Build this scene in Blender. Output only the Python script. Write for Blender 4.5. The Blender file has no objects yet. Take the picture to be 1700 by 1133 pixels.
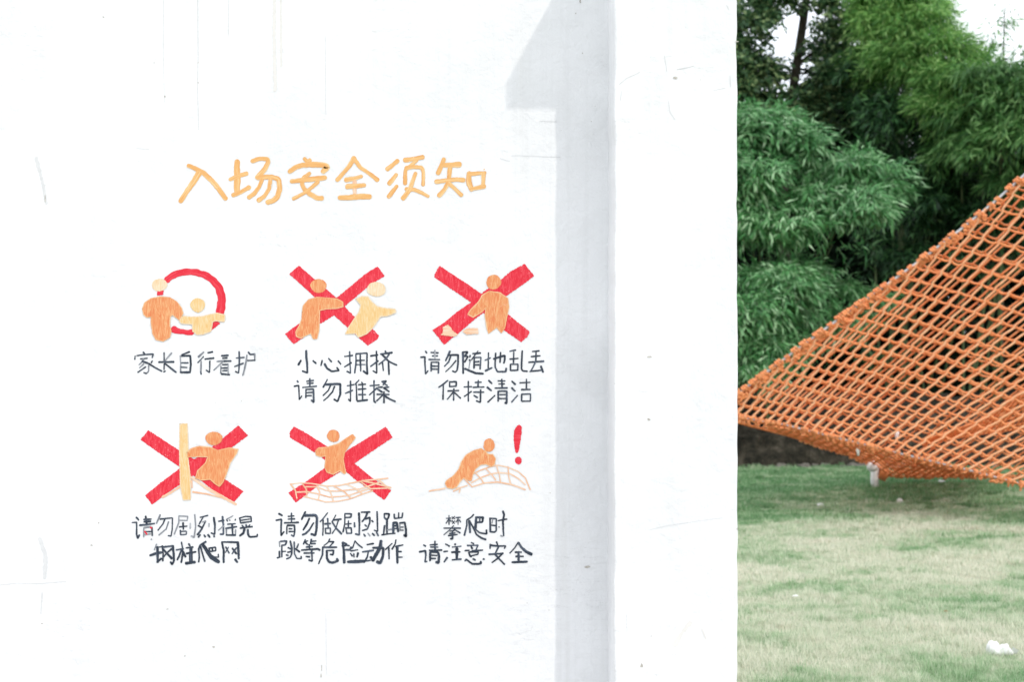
import bpy, math, random
import numpy as np
from mathutils import Vector, Matrix, Euler
from mathutils.geometry import tessellate_polygon
random.seed(7); rng = np.random.default_rng(7)
SC = bpy.context.scene; COL = SC.collection

# ------------------------------------------------------------ camera, light, exposure
F = 1700 * 50 / 36.0; CX, CY = 850.0, 566.5; CAMZ = 1.5
cd = bpy.data.cameras.new('camera'); cam = bpy.data.objects.new('camera', cd); COL.objects.link(cam)
cam.location = (0, 0, CAMZ); cam.rotation_euler = (math.radians(90), 0, 0)
cd.lens = 50; cd.sensor_width = 36; cd.clip_end = 600; cd.clip_start = 0.05
cd.dof.use_dof = True; cd.dof.focus_distance = 4.3; cd.dof.aperture_fstop = 5.0
SC.camera = cam
SUNV = Vector((0.577, -1.0, 1.054)).normalized()
w = bpy.data.worlds.new('World'); SC.world = w; w.use_nodes = True
nt = w.node_tree; nt.nodes.clear()
sky = nt.nodes.new('ShaderNodeTexSky'); sky.sky_type = 'NISHITA'; sky.sun_disc = False
sky.sun_elevation = math.asin(SUNV.z); sky.sun_rotation = math.atan2(SUNV.x, SUNV.y)
sky.air_density = 1.0; sky.dust_density = 3.0; sky.ozone_density = 0.6
bg = nt.nodes.new('ShaderNodeBackground'); bg.inputs['Strength'].default_value = 0.15
wo = nt.nodes.new('ShaderNodeOutputWorld')
nt.links.new(sky.outputs[0], bg.inputs[0])
# thin bright cloud veil over most of the sky
veil = nt.nodes.new('ShaderNodeBackground'); veil.inputs['Strength'].default_value = 3.0
tcw = nt.nodes.new('ShaderNodeTexCoord'); cn = nt.nodes.new('ShaderNodeTexNoise'); cn.inputs['Scale'].default_value = 2.2; cn.inputs['Detail'].default_value = 6
nt.links.new(tcw.outputs['Generated'], cn.inputs['Vector'])
cr = nt.nodes.new('ShaderNodeValToRGB'); cr.color_ramp.elements[0].position = 0.35; cr.color_ramp.elements[0].color = (0.86, 0.91, 0.985, 1)
cr.color_ramp.elements[1].position = 0.65; cr.color_ramp.elements[1].color = (0.94, 0.965, 1.0, 1)
nt.links.new(cn.outputs['Fac'], cr.inputs[0]); nt.links.new(cr.outputs[0], veil.inputs[0])
mw = nt.nodes.new('ShaderNodeMixShader'); mw.inputs[0].default_value = 0.88
nt.links.new(bg.outputs[0], mw.inputs[1]); nt.links.new(veil.outputs[0], mw.inputs[2]); nt.links.new(mw.outputs[0], wo.inputs[0])
sd = bpy.data.lights.new('sun', 'SUN'); sd.energy = 2.0; sd.angle = math.radians(1.0); sd.color = (1.0, 0.95, 0.87)
so = bpy.data.objects.new('sun', sd); COL.objects.link(so)
so.rotation_euler = SUNV.to_track_quat('Z', 'Y').to_euler()
SC.view_settings.view_transform = 'Standard'; SC.view_settings.look = 'None'
SC.view_settings.gamma = 1.0; SC.view_settings.use_curve_mapping = False
SC.view_settings.exposure = -0.63

# ------------------------------------------------------------ helpers
def up(px, py, D):
    return Vector(((px - CX) / F * D, D, CAMZ - (py - CY) / F * D))

def mesh_obj(name, V, Fc, mat, parent=None, smooth=False, uv=None):
    me = bpy.data.meshes.new(name)
    me.from_pydata([tuple(v) for v in V], [], Fc)
    if uv is not None:
        l = me.uv_layers.new(name='UV')
        arr = [c for f in Fc for i in f for c in uv[i]]
        l.data.foreach_set('uv', arr)
    if mat is not None:
        for m in (mat if isinstance(mat, list) else [mat]): me.materials.append(m)
    if smooth: me.polygons.foreach_set('use_smooth', [True] * len(me.polygons))
    o = bpy.data.objects.new(name, me); COL.objects.link(o)
    if parent is not None: o.parent = parent
    return o

def tag(o, label=None, cat=None, group=None, kind=None):
    if label: o['label'] = label
    if cat: o['category'] = cat
    if group: o['group'] = group
    if kind: o['kind'] = kind
    return o

def empty(name, loc, label, cat, group=None):
    e = bpy.data.objects.new(name, None); COL.objects.link(e); e.location = loc
    e.empty_display_size = 0.1
    return tag(e, label, cat, group)

def put(o, parent):          # keep world-space vertices under a parent that has a location
    o.parent = parent; o.matrix_parent_inverse = Matrix.Translation(-parent.location)
    return o

class N:
    """tiny node-tree builder"""
    def __init__(s, name, rough=0.6, spec=0.3):
        s.m = bpy.data.materials.new(name); s.m.use_nodes = True
        s.t = s.m.node_tree; s.p = s.t.nodes['Principled BSDF']
        s.p.inputs['Roughness'].default_value = rough
        s.p.inputs['Specular IOR Level'].default_value = spec
    def n(s, typ, **kw):
        nd = s.t.nodes.new(typ)
        for k, v in kw.items():
            if k.startswith('_'): setattr(nd, k[1:], v)
            else: nd.inputs[k].default_value = v
        return nd
    def l(s, a, b): s.t.links.new(a, b)
    def coord(s, which='Object', scale=(1, 1, 1), rot=(0, 0, 0)):
        tc = s.n('ShaderNodeTexCoord'); mp = s.n('ShaderNodeMapping')
        mp.inputs['Scale'].default_value = scale; mp.inputs['Rotation'].default_value = rot
        s.l(tc.outputs[which], mp.inputs[0]); return mp.outputs[0]
    def noise(s, vec, scale, detail=4, rough=0.5, dist=0):
        nd = s.n('ShaderNodeTexNoise', Scale=scale, Detail=detail, Roughness=rough, Distortion=dist)
        s.l(vec, nd.inputs['Vector']); return nd.outputs['Fac']
    def ramp(s, fac, stops):
        r = s.n('ShaderNodeValToRGB'); e = r.color_ramp.elements
        while len(e) < len(stops): e.new(0.5)
        for el, (p, c) in zip(e, stops):
            el.position = p; el.color = (c[0], c[1], c[2], 1) if hasattr(c, '__len__') else (c, c, c, 1)
        s.l(fac, r.inputs[0]); return r.outputs[0]
    def mix(s, fac, a, b, mode='MIX'):
        m = s.n('ShaderNodeMix', _data_type='RGBA', _blend_type=mode)
        for v, i in ((fac, 0), (a, 6), (b, 7)):
            if hasattr(v, 'is_linked'): s.l(v, m.inputs[i])
            elif i == 0: m.inputs[0].default_value = v
            else: m.inputs[i].default_value = (*v, 1)
        return m.outputs[2]
    def bump(s, h, strength, dist, prev=None):
        b = s.n('ShaderNodeBump', Strength=strength, Distance=dist); s.l(h, b.inputs['Height'])
        if prev is not None: s.l(prev, b.inputs['Normal'])
        return b.outputs[0]
    def base(s, c):
        if hasattr(c, 'is_linked'): s.l(c, s.p.inputs['Base Color'])
        else: s.p.inputs['Base Color'].default_value = (*c, 1)
    def norm(s, b): s.l(b, s.p.inputs['Normal'])

# ------------------------------------------------------------ materials
def mat_plaster():
    k = N('white_plaster', 0.75, 0.2)
    co = k.coord()
    big = k.noise(co, 1.3, 3); mid = k.noise(co, 9, 6, 0.6); fine = k.noise(co, 70, 5, 0.6)
    lump = k.noise(co, 26, 6, 0.62, 0.6)
    c = k.ramp(big, [(0.35, (0.70, 0.705, 0.715)), (0.65, (0.78, 0.785, 0.795))])
    # faint vertical run stains, stronger near the top left
    st = k.noise(k.coord(scale=(14, 14, 0.35)), 1.0, 5, 0.6)
    c = k.mix(k.ramp(st, [(0.56, 0.0), (0.74, 0.40)]), c, (0.60, 0.595, 0.57))
    dirt = k.noise(co, 3.1, 8, 0.65, 0.8)
    wash = k.noise(k.coord(scale=(2.2, 2.2, 1.1)), 1.0, 7, 0.62, 1.2)     # uneven coats of whitewash
    c = k.mix(k.ramp(wash, [(0.46, 0.0), (0.64, 0.7)]), c, (0.665, 0.672, 0.68))
    roller = k.noise(k.coord(scale=(60, 60, 1.6)), 1.0, 3, 0.5)
    c = k.mix(k.ramp(roller, [(0.5, 0.0), (0.72, 0.35)]), c, (0.64, 0.645, 0.65))
    c = k.mix(k.ramp(dirt, [(0.58, 0.0), (0.78, 0.40)]), c, (0.58, 0.585, 0.58))
    vo = k.n('ShaderNodeTexVoronoi', Scale=30.0); k.l(co, vo.inputs['Vector'])
    speck = k.ramp(vo.outputs['Distance'], [(0.03, 1.0), (0.055, 0.0)])
    sel = k.ramp(k.noise(co, 5.5, 2), [(0.60, 0.0), (0.64, 1.0)])
    mm = k.n('ShaderNodeMath', _operation='MULTIPLY'); k.l(speck, mm.inputs[0]); k.l(sel, mm.inputs[1])
    c = k.mix(mm.outputs[0], c, (0.42, 0.40, 0.37))
    # trowel scratches
    sc = k.noise(k.coord(scale=(3, 3, 34), rot=(0, 0.15, 0)), 1.0, 6, 0.7, 0.5)
    scr = k.ramp(sc, [(0.496, 0.0), (0.5, 0.6), (0.504, 0.0)])
    sel2 = k.ramp(k.noise(co, 2.4, 2), [(0.55, 0.0), (0.62, 1.0)])
    m2 = k.n('ShaderNodeMath', _operation='MULTIPLY'); k.l(scr, m2.inputs[0]); k.l(sel2, m2.inputs[1])
    c = k.mix(m2.outputs[0], c, (0.5, 0.5, 0.5))
    k.base(c)
    b = k.bump(mid, 0.7, 0.010); b = k.bump(lump, 0.8, 0.004, b); b = k.bump(fine, 0.35, 0.0009, b)
    k.norm(k.bump(m2.outputs[0], 0.5, 0.001, b))
    return k.m

def mat_paint(name, dark, light, pale, ang=None, cov=0.5):
    """brushed-on wall paint, streaky; the streaks run along the UV u axis"""
    dark, light, pale = (tuple(min(.84, v * 1.26) for v in c_) for c_ in (dark, light, pale))
    k = N(name, 0.5, 0.3)
    co = k.coord('UV', scale=(14, 190, 1)) if ang is None else k.coord('Object', scale=(135, 1, 17), rot=(0, ang, 0))
    s = k.noise(co, 1.0, 4, 0.6, 0.9 if ang is None else 2.6)
    c = k.ramp(s, [(0.36, dark), (0.50, light), (0.64, pale)])
    big = k.noise(k.coord(), 42, 4, 0.6)
    c = k.mix(k.ramp(big, [(0.48, 0.0), (0.80, 0.7)]), c, light)
    sp = k.noise(k.coord(), 330, 2)
    c = k.mix(k.ramp(sp, [(0.70, 0.0), (0.76, cov)]), c, (0.86, 0.84, 0.80))
    k.base(c); k.norm(k.bump(s, 0.3, 0.0003))
    return k.m

def mat_flat(name, col, rough=0.5, var=0.15, scale=20, spec=0.4, bump=0.0):
    k = N(name, rough, spec)
    nz = k.noise(k.coord(), scale, 5, 0.6)
    k.base(k.ramp(nz, [(0.3, tuple(c * (1 - var) for c in col)), (0.7, tuple(min(1, c * (1 + var)) for c in col))]))
    if bump: k.norm(k.bump(nz, 0.5, bump))
    return k.m

def mat_leaf(name, a, b, c, trans=0.3, rough=0.45, spec=0.4):
    k = N(name, rough, spec)
    g = k.n('ShaderNodeNewGeometry')
    col = k.ramp(g.outputs['Random Per Island'], [(0.0, a), (0.55, b), (1.0, c)])
    big = k.noise(k.coord(), 0.9, 3)
    col = k.mix(k.ramp(big, [(0.35, 0.0), (0.7, 0.5)]), col, a)
    k.base(col)
    tr = k.n('ShaderNodeBsdfTranslucent'); k.l(col, tr.inputs[0])
    mx = k.n('ShaderNodeMixShader', Fac=trans)
    k.l(k.p.outputs[0], mx.inputs[1]); k.l(tr.outputs[0], mx.inputs[2])
    k.l(mx.outputs[0], k.t.nodes['Material Output'].inputs[0])
    return k.m

M = {}
M['plaster'] = mat_plaster()
M['red'] = mat_paint('red_brush_paint', (0.47, 0.008, 0.022), (0.50, 0.015, 0.031), (0.54, 0.05, 0.07), cov=0.25)
M['red_a'] = mat_paint('red_brush_paint_down', (0.47, 0.008, 0.022), (0.50, 0.015, 0.031), (0.54, 0.06, 0.08), ang=0.9, cov=0.45)
M['red_b'] = mat_paint('red_brush_paint_up', (0.47, 0.008, 0.022), (0.50, 0.015, 0.031), (0.54, 0.06, 0.08), ang=-0.95, cov=0.45)
M['title'] = mat_paint('amber_brush_paint', (0.50, 0.24, 0.075), (0.535, 0.30, 0.11), (0.57, 0.40, 0.20), cov=.7)
M['figure'] = mat_paint('orange_brush_paint', (0.48, 0.14, 0.05), (0.51, 0.20, 0.078), (0.54, 0.30, 0.14), ang=0.15)
M['yellow'] = mat_paint('straw_brush_paint', (0.52, 0.32, 0.12), (0.535, 0.375, 0.175), (0.55, 0.44, 0.27), ang=0.3)
M['pale'] = mat_paint('thin_peach_paint', (0.52, 0.26, 0.15), (0.555, 0.36, 0.24), (0.58, 0.46, 0.36))
M['cream'] = mat_paint('cream_brush_paint', (0.53, 0.37, 0.21), (0.55, 0.43, 0.28), (0.57, 0.49, 0.38), ang=0.2)
M['edge'] = mat_paint('thin_orange_paint', (0.51, 0.20, 0.08), (0.54, 0.31, 0.15), (0.57, 0.42, 0.26))
M['ink'] = mat_paint('dark_ink', (0.010, 0.015, 0.026), (0.018, 0.027, 0.042), (0.06, 0.075, 0.105), cov=0.2)
M['faint'] = mat_paint('worn_grey_ink', (0.09, 0.10, 0.12), (0.16, 0.17, 0.19), (0.30, 0.31, 0.33))
M['stain'] = mat_flat('grey_chip', (0.42, 0.40, 0.36), 0.9, 0.3, 200)
def mat_rope(pale=0.45, name='orange_rope'):
    k = N(name, 0.45, 0.4)
    g = k.n('ShaderNodeObjectInfo')
    c = k.ramp(g.outputs['Random'], [(0.0, (0.94, 0.275, 0.07)), (1.0, (0.95, 0.34, 0.10))])
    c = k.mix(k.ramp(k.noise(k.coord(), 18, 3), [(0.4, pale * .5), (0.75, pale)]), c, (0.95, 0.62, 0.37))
    k.base(c)
    wv = k.n('ShaderNodeTexWave', Scale=1.0, Distortion=0.4); k.l(k.coord('UV', scale=(46, 9, 1), rot=(0, 0, 0.0)), wv.inputs['Vector'])
    k.norm(k.bump(wv.outputs['Fac'], 0.5, 0.002))
    tr = k.n('ShaderNodeBsdfTranslucent'); k.l(c, tr.inputs[0]); mx = k.n('ShaderNodeMixShader', Fac=0.30)
    k.l(k.p.outputs[0], mx.inputs[1]); k.l(tr.outputs[0], mx.inputs[2]); k.l(mx.outputs[0], k.t.nodes['Material Output'].inputs[0]); return k.m
M['rope'] = mat_rope(.35); M['rope_sunlit'] = mat_rope(1.0, 'sunlit_orange_rope')  # paler copy for the steep ropes, with their sunlit highlight in the colour
M['cable'] = mat_flat('pale_coated_cable', (0.50, 0.50, 0.53), 0.4, 0.12, 40)
M['whitepipe'] = mat_flat('white_painted_pipe', (0.86, 0.86, 0.86), 0.4, 0.04, 15)
M['steel'] = mat_flat('grey_steel_pole', (0.42, 0.43, 0.45), 0.4, 0.1, 10)
M['bark'] = mat_flat('grey_brown_bark', (0.075, 0.065, 0.05), 0.9, 0.4, 9, 0.1, 0.01)
M['culm'] = mat_flat('green_culm', (0.11, 0.15, 0.06), 0.5, 0.3, 6)
M['plastic'] = mat_flat('thin_white_plastic', (0.78, 0.785, 0.785), 0.35, 0.06, 60)
k_ = N('thin_white_film', 0.3, 0.4); k_.base((0.78, 0.79, 0.79)); tr_ = k_.n('ShaderNodeBsdfTranslucent'); mx_ = k_.n('ShaderNodeMixShader', Fac=0.35)
k_.norm(k_.bump(k_.noise(k_.coord(), 45, 4, .6, 1.5), .9, .02))
k_.l(k_.p.outputs[0], mx_.inputs[1]); k_.l(tr_.outputs[0], mx_.inputs[2]); k_.l(mx_.outputs[0], k_.t.nodes['Material Output'].inputs[0]); M['bagfilm'] = k_.m
M['dryleaf'] = mat_flat('dry_leaf', (0.30, 0.21, 0.11), 0.8, 0.3, 60)
M['bamboo'] = mat_leaf('bamboo_leaf_blue_green', (0.04, 0.17, 0.05), (0.17, 0.45, 0.16), (0.52, 0.76, 0.46), 0.35, 0.36, 0.5)
M['lime'] = mat_leaf('bamboo_leaf_yellow_green', (0.06, 0.20, 0.045), (0.22, 0.48, 0.11), (0.46, 0.68, 0.24), 0.42)
M['mid'] = mat_leaf('bamboo_leaf_mid_green', (0.04, 0.14, 0.035), (0.13, 0.32, 0.08), (0.32, 0.54, 0.20), 0.35)
M['deepbamboo'] = mat_leaf('bamboo_leaf_shaded', (0.008, 0.035, 0.011), (0.025, 0.10, 0.03), (0.12, 0.28, 0.09), 0.25)  # darker copy of the bamboo leaf, deep shade put into its colour
M['deep'] = mat_leaf('shade_dark_leaf', (0.003, 0.009, 0.004), (0.006, 0.017, 0.007), (0.014, 0.034, 0.014), 0.12, 0.6, 0.15)  # shade in the gaps between clumps, put into a near-black leaf colour
M['broad'] = mat_leaf('broad_leaf', (0.03, 0.085, 0.035), (0.08, 0.18, 0.07), (0.36, 0.46, 0.20), 0.35)

# ------------------------------------------------------------ the setting: ground
def mat_lawn(blade):
    k = N('lawn_blades' if blade else 'lawn_soil', 0.75, 0.15)
    co = k.coord()
    a = k.noise(k.coord(scale=(0.75, 1.25, 1)), 1.0, 6, 0.66, 0.5)
    b = k.noise(k.coord(scale=(1, 1.3, 1)), 4.0, 7, 0.72, 0.6)
    b2 = k.noise(k.coord(scale=(1, 1.1, 1)), 16.0, 6, 0.75, 0.4)
    b3 = k.n('ShaderNodeMix'); b3.inputs[0].default_value = 0.45; k.l(b, b3.inputs[2]); k.l(b2, b3.inputs[3])
    m = k.n('ShaderNodeMath', _operation='ADD'); k.l(a, m.inputs[0]); k.l(b3.outputs[0], m.inputs[1])
    h = k.n('ShaderNodeMath', _operation='MULTIPLY'); k.l(m.outputs[0], h.inputs[0]); h.inputs[1].default_value = 0.5
    if blade: st = [(0.39, (0.16, 0.36, 0.15)), (0.44, (0.40, 0.56, 0.33)), (0.49, (0.70, 0.73, 0.58)), (0.60, (0.86, 0.82, 0.72))]
    else: st = [(0.40, (0.11, 0.20, 0.09)), (0.47, (0.22, 0.29, 0.17)), (0.55, (0.33, 0.36, 0.26)), (0.64, (0.38, 0.37, 0.29))]
    # greener strip towards the far edge, object space = world space here
    sx = k.n('ShaderNodeSeparateXYZ'); k.l(co, sx.inputs[0])
    mr = k.n('ShaderNodeMapRange'); k.l(sx.outputs[1], mr.inputs[0])
    mr.inputs[1].default_value = 10.5; mr.inputs[2].default_value = 14.5; mr.inputs[3].default_value = 0.0; mr.inputs[4].default_value = 0.12
    s2 = k.n('ShaderNodeMath', _operation='SUBTRACT'); k.l(h.outputs[0], s2.inputs[0]); k.l(mr.outputs[0], s2.inputs[1])
    c = k.ramp(s2.outputs[0], st)
    if blade:
        g = k.n('ShaderNodeNewGeometry')
        c = k.mix(k.ramp(g.outputs['Random Per Island'], [(0.5, 0.0), (1.0, 0.45)]), c, (0.80, 0.79, 0.66))
        c = k.mix(k.ramp(g.outputs['Random Per Island'], [(0.0, 0.55), (0.35, 0.0)]), c, (0.12, 0.28, 0.12))
    k.base(c)
    if blade:
        tr = k.n('ShaderNodeBsdfTranslucent'); k.l(c, tr.inputs[0]); mx = k.n('ShaderNodeMixShader', Fac=0.4)
        k.l(k.p.outputs[0], mx.inputs[1]); k.l(tr.outputs[0], mx.inputs[2]); k.l(mx.outputs[0], k.t.nodes['Material Output'].inputs[0])
    else: k.norm(k.bump(b, 0.6, 0.05))
    return k.m
M['lawn'] = mat_lawn(False); M['blade'] = mat_lawn(True)
o = mesh_obj('ground', [(-150, -150, 0), (150, -150, 0), (150, 300, 0), (-150, 300, 0)], [(0, 1, 2, 3)], M['lawn'])
tag(o, 'patchy lawn of green and straw coloured turf', kind='structure')
M['paving'] = mat_flat('pale_concrete_paving', (0.46, 0.45, 0.435), 0.8, 0.08, 8, 0.2, 0.002)  # unseen paving added to bounce fill light onto the shaded wall
o = mesh_obj('bounce_path', [(-8, -6, .004), (2.5, -6, .004), (2.5, 4.3, .004), (-8, 4.3, .004), (-8, -6, -.1), (2.5, -6, -.1), (2.5, 4.3, -.1), (-8, 4.3, -.1)],
             [(0, 1, 2, 3), (0, 4, 5, 1), (1, 5, 6, 2), (2, 6, 7, 3), (3, 7, 4, 0)], M['paving'])
tag(o, 'pale concrete paving added in front of the painted wall to bounce fill light', kind='structure')

def fast_tris(name, verts, mat, parent=None, kind=None, per=3, smooth=False):
    n = len(verts) // per; me = bpy.data.meshes.new(name)
    me.vertices.add(len(verts)); me.vertices.foreach_set('co', np.ascontiguousarray(verts, dtype=np.float32).ravel())
    me.loops.add(len(verts)); me.loops.foreach_set('vertex_index', np.arange(len(verts), dtype=np.int32))
    me.polygons.add(n); me.polygons.foreach_set('loop_start', np.arange(0, n * per, per, dtype=np.int32))
    me.update(); me.validate(); me.materials.append(mat)
    o = bpy.data.objects.new(name, me); COL.objects.link(o)
    if parent: o.parent = parent
    if kind: o['kind'] = kind
    return o

def grass():
    n = 620000
    D = 5.6 * (18.0 / 5.6) ** rng.random(n)          # denser close to the camera
    D = np.where(rng.random(n) < 0.3, 5.6 + 12.4 * rng.random(n), D)
    X = D * (0.135 + (0.43 - 0.135) * rng.random(n))
    cl = np.sin(X * 9.1 + np.sin(D * 7)) * np.sin(D * 8.3 + np.sin(X * 5.7)) * .5 + .5
    h = (0.008 + 0.020 * rng.random(n)) * (0.6 + 0.8 * cl); wd = (0.0016 + 0.0016 * rng.random(n)) * (D / 7.0)
    a = rng.random(n) * 2 * np.pi; b = rng.random(n) * 2 * np.pi; ln = h * (0.3 + 1.1 * rng.random(n))
    V = np.zeros((n, 3, 3))
    V[:, 0] = np.stack([X - np.cos(a) * wd, D - np.sin(a) * wd, np.full(n, -0.002)], 1)
    V[:, 1] = np.stack([X + np.cos(a) * wd, D + np.sin(a) * wd, np.full(n, -0.002)], 1)
    V[:, 2] = np.stack([X + np.cos(b) * ln, D + np.sin(b) * ln, h], 1)
    m = 3600; tD = 5.7 * (17.0 / 5.7) ** rng.random(m); tX = tD * (0.14 + 0.29 * rng.random(m))
    k_ = rng.integers(0, m, 150000); q = len(k_); r_ = (0.02 + 0.05 * rng.random(m))[k_]; a = rng.random(q) * 2 * np.pi; rr = np.sqrt(rng.random(q)) * r_
    X = tX[k_] + np.cos(a) * rr; D = tD[k_] + np.sin(a) * rr; h = (0.022 + 0.030 * rng.random(q)) * (0.5 + rng.random(m))[k_]; wd = 0.0022 * (D / 7.0); b = rng.random(q) * 2 * np.pi; ln = h * rng.uniform(.2, 1, q)
    V2 = np.zeros((q, 3, 3)); V2[:, 0] = np.stack([X - np.cos(b + 1.5) * wd, D - np.sin(b + 1.5) * wd, np.full(q, -0.002)], 1)
    V2[:, 1] = np.stack([X + np.cos(b + 1.5) * wd, D + np.sin(b + 1.5) * wd, np.full(q, -0.002)], 1); V2[:, 2] = np.stack([X + np.cos(b) * ln, D + np.sin(b) * ln, h], 1)
    # sparser blades over the rest of the lawn
    q = 260000; D = rng.uniform(4.6, 17.2, q); X = rng.uniform(0.7, 10, q); X = np.where(rng.random(q) < .25, rng.uniform(-4, .9, q), X)
    h = rng.uniform(.008, .026, q); wd = rng.uniform(.003, .006, q); b = rng.random(q) * 2 * np.pi; ln = h * rng.uniform(.3, 1.4, q)
    V3 = np.zeros((q, 3, 3)); V3[:, 0] = np.stack([X - np.cos(b + 1.5) * wd, D - np.sin(b + 1.5) * wd, np.full(q, -0.002)], 1)
    V3[:, 1] = np.stack([X + np.cos(b + 1.5) * wd, D + np.sin(b + 1.5) * wd, np.full(q, -0.002)], 1); V3[:, 2] = np.stack([X + np.cos(b) * ln, D + np.sin(b) * ln, h], 1)
    V = np.concatenate([V, V2, V3])
    o = fast_tris('grass', V.reshape(-1, 3), M['blade'], kind='stuff')
    tag(o, 'short patchy grass, green and straw coloured, covering the lawn')
grass()

# soil bank and stones under the bushes
def bank():
    nx, ny = 220, 26; V = []; Fc = []
    for j in range(ny):
        for i in range(nx):
            x = -2 + 16 * i / (nx - 1); t = j / (ny - 1)
            y = 16.9 + 3.4 * t + 0.12 * math.sin(x * 1.7); z = 0.62 * (1 - (1 - min(1, t * 2.2)) ** 2) + 0.15 * t
            if j: z += rng.normal(0, 0.022) + 0.06 * math.sin(x * 3.1 + 5 * t) * math.sin(x * 1.3)
            V.append((x, y + rng.normal(0, 0.015), z if j else -0.05))
    for j in range(ny - 1):
        for i in range(nx - 1):
            a = j * nx + i; Fc.append((a, a + 1, a + nx + 1, a + nx))
    k = N('leaf_littered_soil', 0.95, 0.05); nz = k.noise(k.coord(), 6, 10, 0.75); n2 = k.noise(k.coord(), 35, 4, 0.7)
    c = k.ramp(nz, [(0.40, (0.018, 0.018, 0.014)), (0.55, (0.05, 0.045, 0.034)), (0.72, (0.13, 0.115, 0.09))])
    c = k.mix(k.ramp(n2, [(0.62, 0.0), (0.72, 0.6)]), c, (0.20, 0.17, 0.13)); k.base(c); k.norm(k.bump(nz, 0.8, 0.05))
    tag(mesh_obj('soil_bank', V, Fc, k.m), 'dark leaf littered soil bank behind the lawn', kind='structure')
bank()

def ico(r=1, sub=1):
    import bmesh
    bm = bmesh.new(); bmesh.ops.create_icosphere(bm, subdivisions=sub, radius=r)
    V = np.array([v.co[:] for v in bm.verts]); Fc = [tuple(v.index for v in f.verts) for f in bm.faces]; bm.free()
    return V, Fc
IV, IF = ico(1, 2)
M['stone'] = mat_flat('grey_stone', (0.16, 0.15, 0.13), 0.9, 0.35, 12, 0.1, 0.01)
for i in range(30):
    px = 1150 + i * 18 + random.uniform(-6, 6); D = 16.85 + random.uniform(-0.05, .12); s = random.uniform(0.025, 0.075)
    p = up(px, 775, D); p.z = s * 0.15
    nz = 1 + 0.22 * rng.normal(size=(len(IV), 1)); sc = np.array([random.uniform(.9, 1.7), 1, random.uniform(.45, .8)])
    o = mesh_obj('stone', IV * nz * sc * s, IF, M['stone']); o.location = p; o.rotation_euler = (0, 0, random.uniform(0, 6))
    tag(o, 'small rough grey stone in the row along the foot of the soil bank', 'stone', 'stones along the foot of the soil bank')

# ------------------------------------------------------------ painted wall
WD = 4.0; PD = 3.74      # distance of wall face and of pillar face
wall = empty('painted_wall', (-2.0, 4.1, 0), 'white plastered wall with painted safety notice, square pillar at its right end', 'wall')
def box(x0, x1, y0, y1, z0, z1):
    V = [(x, y, z) for z in (z0, z1) for x, y in ((x0, y0), (x1, y0), (x1, y1), (x0, y1))]
    return V, [(0, 3, 2, 1), (4, 5, 6, 7), (0, 1, 5, 4), (1, 2, 6, 5), (2, 3, 7, 6), (3, 0, 4, 7)]
V, Fc = box(-5.5, 0.30, WD, 4.22, -0.05, 2.75)
put(mesh_obj('wall_panel', V, Fc, M['plaster']), wall)

def pillar():
    x0, x1, y0, y1 = 0.2695, 0.5935, PD, 4.3; r = 0.007; prof = []
    def arc(cx, cy, a0):
        for k in range(5): a = math.radians(a0 + 22.5 * k); prof.append((cx + r * math.cos(a), cy + r * math.sin(a)))
    arc(x0 + r, y0 + r, 180); 
    for q in range(1, 12): prof.append((x0 + r + (x1 - x0 - 2 * r) * q / 12, y0))
    arc(x1 - r, y0 + r, 270); arc(x1 - r, y1 - r, 0); arc(x0 + r, y1 - r, 90)
    n = len(prof); H = 420; V = []; Fc = []
    kn = rng.normal(0, 1, (H + 40, 2)); ker = np.hanning(15); ker /= ker.sum()
    w1 = np.convolve(kn[:, 0], ker, 'same') * 0.0026; w2 = np.convolve(kn[:, 1], ker, 'same') * 0.0026
    slow = [0.0011 * math.sin(h * 0.021 + 1) for h in range(H)]
    for h in range(H):
        z = -0.05 + 2.727 * h / (H - 1)
        for (x, y) in prof:
            dx = (w1[h + 10] + slow[h]) if x < 0.3 else (w2[h + 10] - slow[h] if x > 0.56 else 0)
            V.append((x + dx, y + (0.0006 * math.sin(h * .1 + x * 40) if y < 3.8 else 0), z))
    for h in range(H - 1):
        for i in range(n):
            a = h * n + i; b = h * n + (i + 1) % n; Fc.append((a, b, b + n, a + n))
    Fc.append(tuple(range(n - 1, -1, -1))); Fc.append(tuple(range((H - 1) * n, H * n)))
    put(mesh_obj('pillar', V, Fc, M['plaster'], smooth=False), wall)
pillar()
V, Fc = box(0.271, 0.62, 3.5, 4.32, 2.679, 2.752)
put(mesh_obj('capping_slab', V, Fc, M['plaster']), wall)

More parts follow.
